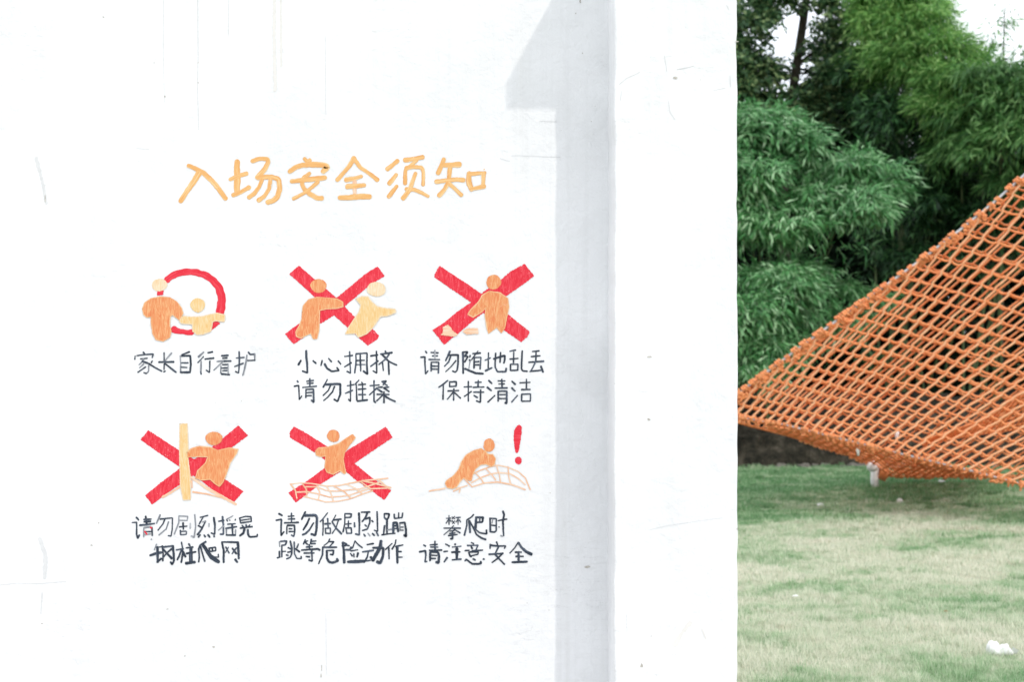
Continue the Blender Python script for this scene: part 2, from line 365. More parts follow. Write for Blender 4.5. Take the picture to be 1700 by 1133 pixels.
# painted marks: brush strokes as thin ribbons lying on the plaster
LAY = [0]
def wp(px, py, lift): return ((px - CX) / F * WD, WD - lift, CAMZ - (py - CY) / F * WD)
def ribbon(pts, wpx, lift, jit=0.10, taper=True):
    """pts in photo pixels, returns V,F,UV of a brush stroke with rounded, slightly ragged outline"""
    P = np.array(pts, float); seg = np.hypot(*(np.diff(P, axis=0).T)); L = seg.sum()
    if L < 0.3: P = np.array([P[0] - [0.4, 0], P[-1] + [0.4, 0]]); seg = np.hypot(*(np.diff(P, axis=0).T)); L = seg.sum()
    s = np.r_[0, np.cumsum(seg)]; step = max(0.35, wpx * 0.22); n = max(4, int(L / step) + 1)
    u = np.linspace(0, L, n); Q = np.stack([np.interp(u, s, P[:, 0]), np.interp(u, s, P[:, 1])], 1)
    for _ in range(2 if n > 6 else 0): Q[1:-1] = 0.5 * Q[1:-1] + 0.25 * (Q[:-2] + Q[2:])
    T = np.gradient(Q, axis=0); T /= np.maximum(1e-6, np.hypot(T[:, 0], T[:, 1]))[:, None]
    Nn = np.stack([-T[:, 1], T[:, 0]], 1); hw = wpx / 2
    # caps
    ext = [0.55, 0.9]; Q = np.vstack([Q[0] - T[0] * hw * 0.75, Q[0] - T[0] * hw * 0.45, Q, Q[-1] + T[-1] * hw * 0.45, Q[-1] + T[-1] * hw * 0.75])
    Nn = np.vstack([Nn[0], Nn[0], Nn, Nn[-1], Nn[-1]]); W = np.r_[0.35, 0.8, np.ones(n), 0.8, 0.35] * hw
    a = rng.normal(0, jit, len(W)); b = rng.normal(0, jit, len(W)); ker = [.25, .5, .25]
    a = np.convolve(a, ker, 'same'); b = np.convolve(b, ker, 'same'); slow = 1 + 0.12 * np.sin(np.linspace(0, 4, len(W)) + rng.random() * 6)
    Lf = Q + Nn * (W * slow * (1 + a))[:, None]; Rt = Q - Nn * (W * slow * (1 + b))[:, None]
    V = []; UV = []; u0 = rng.random() * 5; px2m = WD / F; acc = 0
    for i in range(len(Q)):
        if i: acc += np.hypot(*(Q[i] - Q[i - 1])) * px2m
        for q, vv in ((Lf[i], 0), (Rt[i], 1)):
            V.append(wp(q[0], q[1], lift)); UV.append((u0 + acc, u0 + vv * wpx * px2m))
    Fc = [(2 * i, 2 * i + 1, 2 * i + 3, 2 * i + 2) for i in range(len(Q) - 1)]
    return V, Fc, UV

def polyfill(pts, lift, jit=0.35, step=1.1):
    P = np.array(pts + [pts[0]], float); out = []
    for a, b in zip(P[:-1], P[1:]):
        n = max(1, int(np.hypot(*(b - a)) / step)); 
        for i in range(n): out.append(a + (b - a) * i / n)
    Q = np.array(out)
    for _ in range(1): Q = 0.6 * Q + 0.2 * (np.roll(Q, 1, 0) + np.roll(Q, -1, 0))
    Q += rng.normal(0, jit, Q.shape)
    V = [wp(q[0], q[1], lift) for q in Q]
    tri = tessellate_polygon([[Vector(v) for v in V]])
    return V, [tuple(t) for t in tri], [(v[0], v[2]) for v in V]

def joined(name, pieces, mats, parent, label=None):
    """pieces: (V,F,UV,matindex)"""
    V = []; Fc = []; UV = []; mi = []
    for v, f, u, m in pieces:
        o0 = len(V); V += v; UV += u; Fc += [tuple(i + o0 for i in t) for t in f]; mi += [m] * len(f)
    # every face points at the viewer side (-Y)
    out = []
    for t in Fc:
        a, b, c = (Vector(V[t[0]]), Vector(V[t[1]]), Vector(V[t[2]]))
        out.append(t if (b - a).cross(c - a).y < 0 else tuple(reversed(t)))
    o = mesh_obj(name, V, out, mats, None, uv=UV); o.data.polygons.foreach_set('material_index', mi)
    if parent is wall: put(o, wall)
    else:
        o.parent = parent; o.matrix_parent_inverse = (Matrix.Translation(wall.location) @ parent.matrix_parent_inverse @ Matrix.Identity(4)).inverted() if False else Matrix.Identity(4)
    if label: o['label'] = label
    return o

def chars(data, ox, oy, mats, dw, what, sc=10.0):
    """data: 'char|x,y x,y ...@w f; ...' strokes in tenths of a photo pixel from (ox,oy)"""
    for line in data.strip().split('\n'):
        ch, body = line.split('|'); ch = ch.strip(); dx = 0
        if '+' in ch: ch, d = ch.split('+'); dx = float(d)
        P = []; lift = 0.0012
        for st in body.split(';'):
            st = st.strip()
            if not st: continue
            wd = dw; mi = 0
            if '@' in st:
                st, mod = st.split('@'); mod = mod.strip()
                if 'f' in mod: mi = 1; mod = mod.replace('f', '')
                if 'r' in mod: mi = 2; mod = mod.replace('r', '')
                if mod: wd = float(mod)
            pts = [tuple(map(float, p.split(','))) for p in st.split()]
            pts = [(ox + (x + dx) / sc, oy + y / sc) for x, y in pts]
            V, Fc, UV = ribbon(pts, wd * (1.10 if dw < 40 else 1.08) / sc, lift, 0.10 if dw < 40 else 0.08); P.append((V, Fc, UV, mi)); lift += 0.00004
        joined('painted_character', P, mats, wall, what + ' character ' + ch)

TI = [M['title'], M['pale'], M['red']]; IK = [M['ink'], M['faint'], M['red']]
chars('''入|230,300 350,350 480,420 600,530 720,670 850,850@70;410,420 330,540 230,690 100,890@84
场|1040,230 1035,400 1040,560 1030,720@88;920,530 1060,470 1200,430@62;970,790 1100,740 1240,660@70;1290,225 1400,185 1545,190 1555,250 1490,370 1370,500@74;1380,505 1500,490 1640,490 1730,530 1745,690 1700,830 1640,880 1540,910@74;1450,540 1400,660 1330,760 1230,830@66;1590,540 1570,680 1500,800 1390,880@66''', 290, 245, TI, 70, 'amber title')
chars('''安|455,185 500,232 550,215@64;210,400 300,330 420,290 600,280 780,290 845,325 760,400@76;540,430 440,500 410,600 460,700 560,780 660,840 750,840@66;240,560 430,540 620,520 800,500@70;680,570 580,660 460,750 270,850@58
全|1280,170 1190,320 1000,540@72;1290,200 1380,330 1530,430 1670,540@66;1290,560 1290,760@60f;1140,540 1290,510 1400,480@66;1160,650 1310,640 1450,625@70;1040,835 1200,830 1380,810 1540,815@78''', 460, 245, TI, 70, 'amber title')
chars('''须|200,220 120,290 30,360@75;180,450 120,530 60,600@66;190,640 120,730 50,820@60;520,210 420,300 330,370 325,600@62;320,210 450,190 620,160@72;340,340 470,320 600,330 630,400 625,620@60;340,690 480,700 600,750 710,810@55;500,430 450,560 400,700 290,850@66
知|970,190 930,310 870,430@66;960,290 1080,290 1230,280@84;1070,350 1050,560 980,700 890,800@72;840,570 1000,545 1180,530 1300,540@72;1060,600 1170,700 1260,790@66;1390,420 1380,560 1430,700@72;1390,440 1520,430 1650,420@62;1630,430 1620,650@66;1420,690 1520,670 1640,640@66;1635,360 1640,362@18''', 640, 245, TI, 70, 'amber title')
chars('''家|230,150 250,180@25;95,215 90,270;125,208 260,190 395,182 380,240;185,262 295,252;235,265 200,320 160,360@20f;215,300 320,340 430,410 535,465@28;140,485 270,395;170,410 240,345@f;320,370 318,470 280,505@f;240,490 280,505;380,295 365,325
长|575,160 578,300;700,165 585,300@f;490,315 735,312@31;578,340 575,440@20;570,480 595,465@20;590,340 680,410 775,485@25
自|995,145 870,195@27;845,210 850,350 850,490@22f;870,215 1010,208 1020,350 1005,490@27;860,328 975,328;860,400 955,405;850,485 985,485@31
行|1230,150 1145,230@30f;1230,225 1135,325@20;1190,300 1185,470@24f;1185,480 1190,515@27;1305,160 1380,145@28;1255,265 1400,248@26;1335,300 1330,490 1275,450
看|1530,210 1640,203@27;1550,252 1620,245@27;1455,305 1560,295@f;1560,300 1685,298@28;1560,300 1400,450@20f;1545,358 1640,355;1520,380 1515,500@20f;1640,360 1640,500@20f;1525,415 1625,412;1550,458 1620,455;1530,512 1660,525@28
护+1450|370,140 375,280 368,440 360,500 310,470@23;325,248 455,238;295,390 440,335;525,150 555,190 630,183@28;630,180 630,290@f;500,290 635,285;500,200 490,300 460,440 435,535@24f''', 215, 570, IK, 22, 'dark caption')
chars('''小|235,125 235,220 250,350 255,495 175,465@30;145,290 105,360@32;350,295 395,335@28
心|500,290 480,370@26;540,345 580,420 660,470 780,455 745,410@30;605,255 655,310;765,295 810,350
拥|955,140 960,300 970,500 910,470;870,222 1005,205;870,395 985,325;1060,175 1060,330 1040,495;1060,178 1245,165 1240,350 1250,515 1185,465@28;1065,290 1200,285;1060,358 1210,357@18;1130,190 1140,465
挤|1400,135 1405,500 1345,460;1305,213 1420,195@27;1305,385 1425,295@28;1545,130 1560,160;1470,182 1660,158@28;1495,190 1560,260 1610,305 1700,350 1735,363@28;1610,185 1560,260 1440,355;1500,320 1515,455;1600,320 1610,520@26
请|85,625 100,650;35,718 110,703 120,940 160,880;240,635 355,620;250,670 350,665;295,590 295,720;175,738 405,715;230,770 355,765 360,985 320,950@26;230,780 228,905;235,825 335,818;240,875 320,872
勿|585,605 515,735;550,690 700,680 800,680 800,850 755,970 700,935@32;640,700 600,790 515,870;705,720 670,810 590,900 525,955
推|970,630 970,970 935,935;915,710 1025,690;885,835 1005,785;1110,615 1045,685@20;1065,690 1075,950;1155,650 1175,680;1105,692 1220,683;1170,690 1170,945;1100,768 1225,758;1105,855 1220,855;1085,965 1250,945@28
搡|1360,625 1360,970 1385,985@26;1295,708 1445,695;1285,860 1410,745;1490,640 1565,630 1510,695;1510,660 1580,705;1430,735 1500,730;1420,765 1495,815@26;1520,740 1605,730;1525,745 1610,805@28;1410,850 1610,853;1525,810 1525,990@26;1500,870 1405,960;1540,880 1620,930 1710,970@30''', 485, 570, IK, 23, 'dark caption')
chars('''请|115,135 135,165;35,235 105,230 105,330 115,515 155,460;205,155 325,162;230,213 315,213;270,120 270,260@f;170,272 350,275;210,320 208,465;210,318 335,318 328,500;215,380 325,385;210,430 325,435
勿|520,135 450,290@28;500,200 655,195 655,330 640,450 610,485 565,465@28;530,225 500,310 430,385;620,290 540,390 450,475@20
随|735,150 740,500@30;735,150 815,145 765,220@28;760,220 820,220 765,315;855,205 850,230@27;845,280 855,290@30;855,300 835,420@18f;770,425 850,460 950,500 1070,508@30;900,175 1025,165@26;985,130 880,275@18;925,235 920,415@26;925,240 1035,235 1020,430;945,312 1000,305@26;945,362 1005,360
地|1160,160 1155,410;1105,285 1190,245;1110,460 1215,410@28;1280,170 1270,300 1270,400 1310,475 1445,475 1455,420@28;1245,262 1430,205 1430,280 1415,330@28;1360,155 1352,320@24
乱|1515,135 1610,115;1580,150 1575,325;1515,265 1650,255;1525,350 1525,455;1525,350 1650,352 1645,450;1525,455 1645,450;1720,130 1710,300 1708,430 1730,462 1805,468@24
丢+750|1140,140 1250,128;1200,130 1195,300;1120,225 1265,210;1080,318 1325,302@28;1190,310 1150,400 1105,475;1100,470 1290,450;1280,385 1315,480@30
保|485,620 400,690 335,735;410,700 405,935;515,640 515,725;515,645 625,640 625,715 515,722;485,795 665,788;585,760 580,950;575,815 475,935@20;600,825 695,915
持|825,635 825,965;755,728 880,725@20;760,885 875,805;990,620 985,730;940,655 1040,650;905,735 1085,730;915,815 1080,815;1030,775 1025,985 960,960;920,870 975,905@26
清|1165,620 1215,670@26;1140,735 1205,788@30;1150,980 1265,870;1380,600 1385,740;1320,628 1435,628@20;1330,680 1425,678@20;1270,748 1470,745@25;1320,800 1465,798 1460,1005 1435,990@27;1322,800 1320,965@26;1350,857 1435,855;1330,922 1455,920
洁+750|800,635 855,685@28;795,745 850,798@26;890,870 795,980;1040,600 1040,745;930,660 1100,652@20;960,773 1100,770@26;960,850 960,960;960,850 1108,845 1105,965 965,965''', 695, 570, IK, 23, 'dark caption')
chars('''请|115,195 155,240@26;45,283 120,278 120,400@21;120,400 120,480 138,545 165,490@28;270,180 285,300@32;240,232 360,225@26;245,268 350,262@30;170,328 290,318 415,298@27;240,370 350,352@f;240,370 238,520@20f;375,360 380,500@22;365,555 365,565@22f;260,432 370,430;240,485 350,470@f;255,430 290,475@25r;350,360 368,375@24r
勿|510,155 450,295@26f;510,225 715,205 710,400 690,510 645,500;585,235 560,300 475,410;650,270 610,390 490,488@22f
剧|820,175 970,178 960,245@20f;820,245 960,248@20f;820,180 820,280 745,475@20f;890,285 895,395@25;830,355 955,342;845,410 850,485;850,430 945,425 945,480 850,485@20;1010,295 1008,380@22f;1085,150 1100,340 1075,530 1025,505@22f
烈|1175,195 1300,165;1225,190 1160,305;1265,260 1200,390 1130,485@27;1215,275 1265,258@f;1145,335 1200,365@28;1320,300 1320,350@f;1400,200 1420,330 1415,480 1360,455@28;1175,485 1145,525@28;1240,490 1260,520@26;1305,485 1335,525@28;1405,505 1408,520@28
摇|1545,185 1560,330 1560,480 1510,475@30;1480,262 1570,248;1480,410 1560,340@f;1720,170 1610,230@18f;1615,240 1630,260@18;1662,240 1670,250@18;1760,225 1755,245@18;1630,310 1760,300@20;1600,380 1780,352@26;1705,310 1715,480@28;1610,400 1610,490@20f;1765,400 1760,500@20f;1610,490 1760,490@28
晃+750|1080,205 1095,290;1085,205 1180,180 1265,185 1275,265;1105,245 1240,225;1100,290 1270,265;1120,330 1145,360@24;1185,320 1195,345@26;1250,320 1225,350;1090,375 1290,350@26;1160,390 1140,460 1085,500@34;1215,400 1220,480 1245,522 1370,515 1375,480@28
钢|450,645 415,735@f;440,695 530,685@18;345,828 460,790 530,780@36;465,690 470,940@38;460,940 530,880@30;545,670 560,800 555,920@26;560,690 720,670@30;720,670 735,800 740,920 710,980 685,940@34;565,730 620,790 705,880@34;700,720 620,790 560,860@26
柱|865,610 880,700 885,800 860,945@26;780,738 895,718@26;865,730 830,830 795,900@26;890,770 930,850@34;985,635 1005,670@26;945,705 1055,690@26;1020,700 1020,950@52;950,795 1100,770@30;940,960 1085,940@44
爬|1270,600 1175,660 1150,720 1160,850 1150,935@28;1180,680 1210,790 1250,925@28;1215,640 1290,760 1360,860 1480,935@54;1320,710 1430,690 1435,750 1330,765@24;1320,715 1335,765@24;1375,700 1380,755@28;1330,800 1400,850 1480,860 1475,810@20
网+750|785,605 1050,610@28;785,610 815,750 815,945@30;1050,610 1060,760 1065,880@36;1040,940 1005,895@34;850,690 905,790@24;895,690 845,780@16;960,710 1025,800@28;1025,705 955,800@22''', 215, 840, IK, 22, 'dark caption')
chars('''请|130,135 185,165@28;85,245 175,228 168,350 168,500 215,435@25;340,125 340,280;285,180 380,172;285,225 395,222;225,288 455,280@27;265,340 262,470@20;270,330 390,328 395,430 378,515 340,490@27;300,385 350,388;300,432 375,432
勿|570,105 510,230@28;560,165 740,160 765,200 755,400 735,495 670,475@40;635,215 600,300 535,405@28;705,290 640,400 570,470 525,485@28
做|940,120 880,200 815,270@20;865,240 865,380 860,495;940,215 950,370@26;895,305 985,300@28;900,380 910,460;900,380 985,375 985,465 905,460;1075,160 1015,270@20;1040,240 1165,225@25;1120,240 1080,370 1015,465@20;1020,280 1080,375 1170,470@29
剧|1225,140 1225,300 1195,440;1225,135 1335,138 1325,195 1235,200@24;1285,255 1285,350;1235,310 1330,300;1240,365 1260,465;1240,375 1330,370 1340,460 1260,462@24;1385,285 1390,355@25;1460,125 1468,300 1465,490 1405,470@30
烈|1500,110 1640,108@27;1600,120 1570,200 1515,265@31;1570,225 1640,195 1640,280 1600,390 1520,415@27;1560,320 1585,345;1675,250 1695,270@24;1760,100 1765,250 1770,430 1715,410@23;1540,475 1565,510;1610,460 1645,505@20f;1685,465 1715,495@27;1755,445 1780,500@28
蹦+800|1080,140 1080,200 1120,235@26;1080,135 1165,138 1150,200 1120,240@27;1125,240 1125,465@28;1085,335 1070,470@27;1040,488 1150,470 1260,462@22;1130,405 1200,395@f;1245,145 1250,215 1375,200 1385,125@25;1320,120 1318,205;1230,285 1230,450@36;1235,285 1290,285 1310,430@35;1240,335 1290,335@24;1240,385 1290,380@24;1340,290 1340,415@20f;1340,290 1420,280 1440,400 1440,515 1410,490@31;1355,358 1395,358@20;1355,408 1395,410@20
跳|140,600 145,680@20f;160,595 260,590 240,655 180,660@25;180,665 180,855@23;180,765 245,760@20;140,760 140,855@25;105,868 150,855@25;255,820 285,830@25;320,590 345,700 345,800 320,860 260,885@26;285,700 330,720@25;280,775 330,765@25;385,605 390,800 430,880 505,880 500,845@23;455,640 430,705;400,715 475,770@26
等|570,565 540,640@25;555,600 605,645@27;580,595 610,588;670,560 655,635@25;680,595 745,588@25;670,635 735,632@25;585,690 685,680@25;635,650 640,725@25;510,740 780,720 810,740@29;550,790 715,788@26;675,745 685,925 630,905@27;585,845 640,852@27
危|975,555 950,610 880,665@21;965,600 1045,600 975,680@21;855,695 1090,692@28;860,700 855,820 790,965@25;925,750 930,880 960,935 1020,950 1110,920 1095,885@34;930,748 1040,745 1030,820 985,810@25
险|1190,615 1210,760 1215,950@38;1190,615 1255,640 1240,665 1185,670@33;1260,660 1300,668;1330,690 1310,735 1240,735@28;1395,585 1360,690 1340,715@21;1395,590 1450,650 1515,700@21;1325,755 1440,735@20;1320,795 1350,840;1375,800 1380,855;1445,790 1430,850@34;1280,935 1400,930 1550,925@46
动+800|795,650 900,632@25;720,770 900,745@27;815,765 800,850 760,925@25;740,925 850,910@22;855,855 880,900@38;1025,590 1010,700 890,910@52;895,700 1060,705@36;1065,715 1060,830 1015,960 960,935@44
作+800|1210,630 1100,730@21;1155,700 1160,885@25;1275,570 1260,640 1210,725@23;1265,680 1390,655@22;1295,685 1298,950@40;1310,765 1365,765;1315,858 1380,858@20''', 450, 840, IK, 22, 'dark caption')
chars('''攀|510,212 585,210@18;555,165 555,315@18;550,225 505,295@16;570,240 590,265@16;605,190 650,220@16;650,180 605,225@14;605,250 645,300@16;650,255 610,300@14;670,200 745,195@18;705,200 705,315@16;700,230 670,275@14;725,240 748,275@18;470,375 745,375;630,335 570,400 470,485@16;640,395 740,455;570,425 640,415@20;565,465 655,455;545,500 690,480;610,420 615,555 580,550@25
爬|960,150 930,190 850,240 850,330 810,495@26;890,255 895,330 905,445@36;900,270 960,370 1010,480 1090,540 1165,565@29;1005,195 1000,300 990,385@40;1005,195 1120,195 1110,275 1010,280@31;1065,200 1065,270;1000,400 1060,450 1110,460 1180,470 1175,405@24
时|1235,210 1240,435@28;1230,212 1340,218 1338,420 1310,440 1240,435@26;1245,325 1335,335;1280,230 1270,290@18f;1450,95 1470,150 1450,250 1455,400 1462,500@28;1370,250 1515,225;1380,355 1390,360@18;1410,500 1440,512@22f
请|135,655 165,675@27;65,770 165,750 170,830 155,940 185,930@28;320,595 325,740@27;240,655 360,645;250,690 370,690;230,742 435,740@25;245,770 240,915@31;250,770 370,770 390,830 380,950 340,940@35;270,825 355,830;265,880 330,880@26
注|500,640 560,675@25;470,765 530,760@25;525,865 475,935@28;655,640 658,650@30;610,690 755,675@20;685,710 685,890@42;600,775 735,770@27;610,903 755,890@27
意|925,615 965,635;860,665 1035,660@25;920,675 940,715@28;1035,660 1005,730@25;820,748 890,745;940,755 1110,740@29;885,775 900,830 925,850@27;900,770 1040,770 1035,810 920,835@24;840,890 820,920;850,900 940,970 1030,970 1090,960 1080,930@29;955,885 990,905@27;1125,888 1140,892@28
安|1345,605 1360,655@27;1240,645 1235,715@24;1240,660 1380,675 1495,670 1475,710@27;1375,690 1320,800@25;1320,810 1380,880 1475,975@29;1220,810 1450,795@29;1440,800 1360,880 1270,945@23
全+500|1205,610 1140,710 1065,790@22;1210,620 1260,700 1340,770 1425,810@40;1155,775 1255,775@27;1165,845 1285,845@27;1210,770 1210,905@35;1105,942 1350,932@32''', 690, 840, IK, 22, 'dark caption')

# pictograms
def picto(ox, oy, sc, label, red, parts):
    def tr(p): return [(ox + x / sc, oy + y / sc) for x, y in p]
    def build(items, base, edge=False):
        out = []
        for q, it in enumerate(items):
            lift = base + q * 0.00006; k = it[0]; mi = it[2] if len(it) > 2 else 0
            if k == 'p': pc = polyfill(tr(it[1]), lift)
            elif k == 'e':
                cx, cy, rx, ry = it[1]; ph = rng.random() * 6
                pc = polyfill(tr([(cx + rx * (1 + .04 * math.sin(3 * a + ph)) * math.cos(a), cy + ry * (1 + .04 * math.cos(2 * a + ph)) * math.sin(a)) for a in np.linspace(0, 2 * math.pi, 40, endpoint=False)]), lift, 0.2)
            else: pc = ribbon(tr(it[1]), k / sc, lift, 0.12)
            out.append((*pc, mi))
            if k == 'p' and edge:      # lighter, thinner paint along the outline
                out.append((*ribbon(tr(it[1] + [it[1][0]]), 1.5, lift + 0.00003, 0.3), 1))
        return out
    root = joined('pictogram', build(red, 0.0011), [M['red'], M['red_a'], M['red_b']], wall, label)
    base = 0.0014
    for name, mat, items, lab in parts:
        o = joined(name, build(items, base, mat in ('figure', 'yellow')), [M[mat], M['edge'] if mat == 'figure' else M['cream']], root, lab); base += 0.0005

picto(225, 435, 7.812, 'open red ring with an adult and a child, above the left caption', [
    (97, [(410, 235), (500, 162), (640, 128), (780, 135), (900, 165), (1010, 235), (1085, 340), (1122, 470), (1112, 580), (1095, 650)]),
    (78, [(490, 875), (560, 900), (680, 918), (730, 915)]),
    ('p', [(1010, 765), (1060, 762), (1098, 800), (1040, 850), (985, 890)]), ('p', [(285, 375), (365, 370), (362, 428), (275, 438)])],
    [('painted_head', 'cream', [('e', (312, 300, 100, 82))], 'pale straw head of the adult'),
     ('painted_head', 'yellow', [('e', (808, 563, 96, 90))], 'straw yellow head of the child'),
     ('painted_figure', 'figure', [('p', [(90, 610), (120, 530), (200, 475), (330, 450), (450, 465), (540, 520), (600, 600), (620, 670), (570, 755), (480, 685), (450, 720), (445, 830), (465, 900), (445, 980), (360, 1030), (270, 1010), (225, 930), (205, 800), (205, 710), (150, 720), (105, 680)])], 'orange body of the adult'),
     ('painted_figure', 'yellow', [('p', [(610, 705), (740, 715), (860, 710), (980, 680), (1060, 665), (1160, 690), (1155, 775), (1040, 765), (1000, 780), (980, 900), (880, 940), (800, 945), (745, 900), (740, 810), (600, 800), (570, 770)])], 'straw yellow body of the child')])
picto(465, 435, 7.815, 'red cross over two pushing figures, top middle', [
    ('p', [(240, 50), (300, 95), (435, 215), (600, 350), (730, 470), (830, 575), (965, 710), (1200, 870), (1260, 930), (1285, 960), (1265, 1005), (1140, 1090), (1035, 1000), (870, 850), (700, 695), (450, 460), (300, 320), (118, 160)], 1),
    ('p', [(1265, 58), (1310, 120), (1355, 185), (1250, 250), (1120, 340), (860, 560), (700, 695), (515, 810), (300, 985), (180, 1070), (120, 1010), (65, 935), (235, 810), (520, 620), (720, 475), (900, 330), (1100, 160)], 2)],
    [('painted_head', 'figure', [('e', (500, 312, 106, 88))], None),
     ('painted_head', 'cream', [('e', (1250, 355, 122, 98))], 'cream head of the pushed figure'),
     ('painted_figure', 'figure', [('p', [(290, 650), (300, 570), (370, 490), (480, 460), (620, 470), (740, 480), (815, 520), (820, 580), (740, 605), (620, 610), (515, 630), (510, 780), (505, 900), (480, 1000), (430, 1000), (400, 930), (330, 960), (270, 990), (215, 970), (205, 910), (250, 830), (285, 740)])], None),
     ('painted_figure', 'yellow', [('p', [(985, 485), (1060, 450), (1140, 450), (1190, 520), (1260, 580), (1380, 605), (1490, 615), (1505, 655), (1400, 700), (1300, 710), (1250, 790), (1190, 870), (1130, 930), (1020, 980), (980, 930), (850, 935), (890, 850), (970, 730), (1030, 640), (1050, 560)])], 'straw yellow body of the pushed figure')])
picto(710, 435, 7.816, 'red cross over a figure dropping litter, top right', [
    ('p', [(155, 50), (350, 180), (520, 290), (690, 410), (1040, 680), (1325, 905), (1300, 970), (1280, 985), (1215, 1045), (990, 890), (560, 525), (300, 350), (80, 195), (100, 140)], 1),
    ('p', [(1260, 25), (1310, 90), (1385, 185), (1200, 320), (1000, 460), (750, 640), (560, 790), (400, 930), (325, 985), (215, 1080), (60, 885), (200, 800), (380, 650), (600, 500), (760, 360), (930, 250), (1080, 120)], 2)],
    [('painted_head', 'figure', [('e', (855, 262, 96, 97))], None),
     ('painted_figure', 'figure', [('p', [(800, 380), (940, 400), (1040, 475), (1055, 590), (1035, 680), (1000, 860), (955, 925), (895, 850), (790, 930), (765, 850), (745, 700), (755, 600), (690, 660), (590, 720), (520, 680), (560, 620), (660, 520), (710, 430)])], None),
     ('painted_litter', 'pale', [('p', [(260, 815), (300, 850), (330, 900), (400, 945), (350, 970), (160, 950), (200, 920), (195, 850)])], 'peach sketched crumpled packet'),
     ('painted_litter', 'pale', [('p', [(455, 905), (510, 862), (650, 860), (660, 935), (500, 945)])], 'peach sketched bottle')])
picto(225, 695, 7.555, 'red cross over a figure shaking a pole, bottom left', [
    ('p', [(160, 150), (400, 305), (560, 410), (760, 530), (940, 660), (1130, 770), (1355, 915), (1240, 1050), (1000, 920), (830, 790), (540, 600), (330, 460), (65, 270)], 1),
    ('p', [(1290, 90), (1415, 215), (1220, 360), (1000, 500), (750, 700), (560, 830), (400, 940), (210, 1085), (120, 970), (300, 820), (560, 625), (760, 500), (960, 360), (1120, 230)], 2)],
    [('painted_net', 'pale', [(34, [(700, 740), (900, 880), (1150, 1020), (1260, 1080)]), (28, [(340, 990), (450, 930), (560, 860)]), (22, [(720, 925), (900, 950), (1100, 1000)]), (18, [(705, 780), (710, 870)])], None),
     ('painted_pole', 'yellow', [('p', [(558, 70), (650, 68), (665, 400), (660, 500), (690, 750), (690, 1020), (600, 1025), (565, 850), (555, 400)])], None),
     ('painted_head', 'figure', [('e', (985, 252, 108, 82))], None),
     ('painted_figure', 'figure', [('p', [(650, 430), (700, 380), (800, 350), (930, 360), (1035, 405), (1180, 370), (1290, 390), (1270, 440), (1190, 560), (1140, 700), (1100, 800), (1055, 855), (1000, 820), (940, 765), (830, 775), (755, 750), (780, 660), (880, 560), (910, 485), (800, 480), (655, 485)])], None)])
picto(465, 700, 7.815, 'red cross over a figure jumping on a net, bottom middle', [
    ('p', [(180, 65), (125, 140), (125, 210), (450, 405), (640, 540), (860, 660), (990, 770), (1200, 910), (1350, 1025), (1445, 895), (1200, 740), (960, 540), (620, 330), (300, 130)], 1),
    ('p', [(1370, 72), (1440, 170), (1460, 210), (1050, 490), (960, 550), (720, 695), (520, 820), (370, 930), (205, 1055), (105, 930), (330, 790), (570, 610), (740, 480), (900, 360)], 2)],
    [('painted_net', 'pale', [(18, q) for q in ([(130, 815), (280, 800), (420, 810), (600, 840), (760, 835), (900, 805), (1100, 770), (1400, 740)],
        [(310, 975), (450, 1010), (600, 1050), (750, 1040), (900, 1010), (1060, 950), (1200, 900)], [(220, 920), (360, 915), (500, 945), (640, 985), (800, 975), (900, 960), (1060, 905), (1160, 875), (1430, 865)],
        [(330, 850), (480, 850), (600, 900), (740, 910), (900, 890), (1040, 880), (1180, 830), (1300, 790)], [(140, 820), (200, 900), (220, 1000)], [(290, 810), (340, 880), (350, 960)], [(480, 840), (515, 920), (495, 1020)],
        [(600, 840), (660, 930), (695, 1045)], [(700, 845), (840, 920), (920, 1000)], [(860, 815), (980, 870), (1060, 935)], [(1060, 770), (1200, 800), (1440, 860)], [(1270, 750), (1420, 880)], [(1040, 780), (1180, 880)])], None),
     ('painted_head', 'figure', [('e', (693, 190, 82, 82))], None),
     ('painted_figure', 'figure', [('p', [(460, 390), (500, 345), (620, 335), (760, 290), (860, 220), (940, 170), (980, 210), (900, 310), (840, 400), (820, 480), (835, 580), (855, 670), (830, 685), (780, 640), (690, 690), (610, 660), (580, 600), (595, 450), (520, 460), (470, 440)])], None)])
picto(700, 700, 8.716, 'red exclamation mark beside a figure climbing a net, bottom right', [
    ('p', [(1340, 130), (1370, 75), (1410, 45), (1450, 75), (1445, 180), (1420, 350), (1400, 450), (1370, 465), (1350, 420), (1330, 250)]), ('e', (1400, 570, 50, 55))],
    [('painted_net', 'pale', [(20, q) for q in ([(730, 770), (850, 710), (1000, 655), (1100, 635), (1250, 665), (1400, 730), (1500, 820), (1570, 990)], [(720, 890), (870, 810), (1000, 765), (1120, 745), (1280, 760), (1400, 830), (1500, 920)],
        [(500, 980), (660, 930)], [(730, 950), (900, 895), (1100, 880), (1300, 915), (1500, 990)], [(780, 750), (860, 830), (900, 900)], [(930, 690), (1010, 770), (1070, 850)], [(1085, 645), (1125, 770), (1145, 890)],
        [(1250, 660), (1260, 800), (1290, 920)], [(620, 830), (730, 950)], [(110, 1010), (230, 990), (340, 970)], [(460, 1010), (560, 970), (545, 1030)])], None),
     ('painted_head', 'figure', [('e', (975, 345, 82, 100))], None),
     ('painted_figure', 'figure', [('p', [(340, 900), (360, 860), (460, 790), (540, 690), (570, 590), (640, 490), (760, 420), (860, 395), (920, 430), (960, 475), (1030, 480), (1070, 540), (1055, 620), (1010, 655), (930, 620), (850, 630), (780, 690), (740, 770), (720, 860), (670, 850), (610, 820), (560, 870), (510, 950), (450, 975), (370, 960)])], None)])

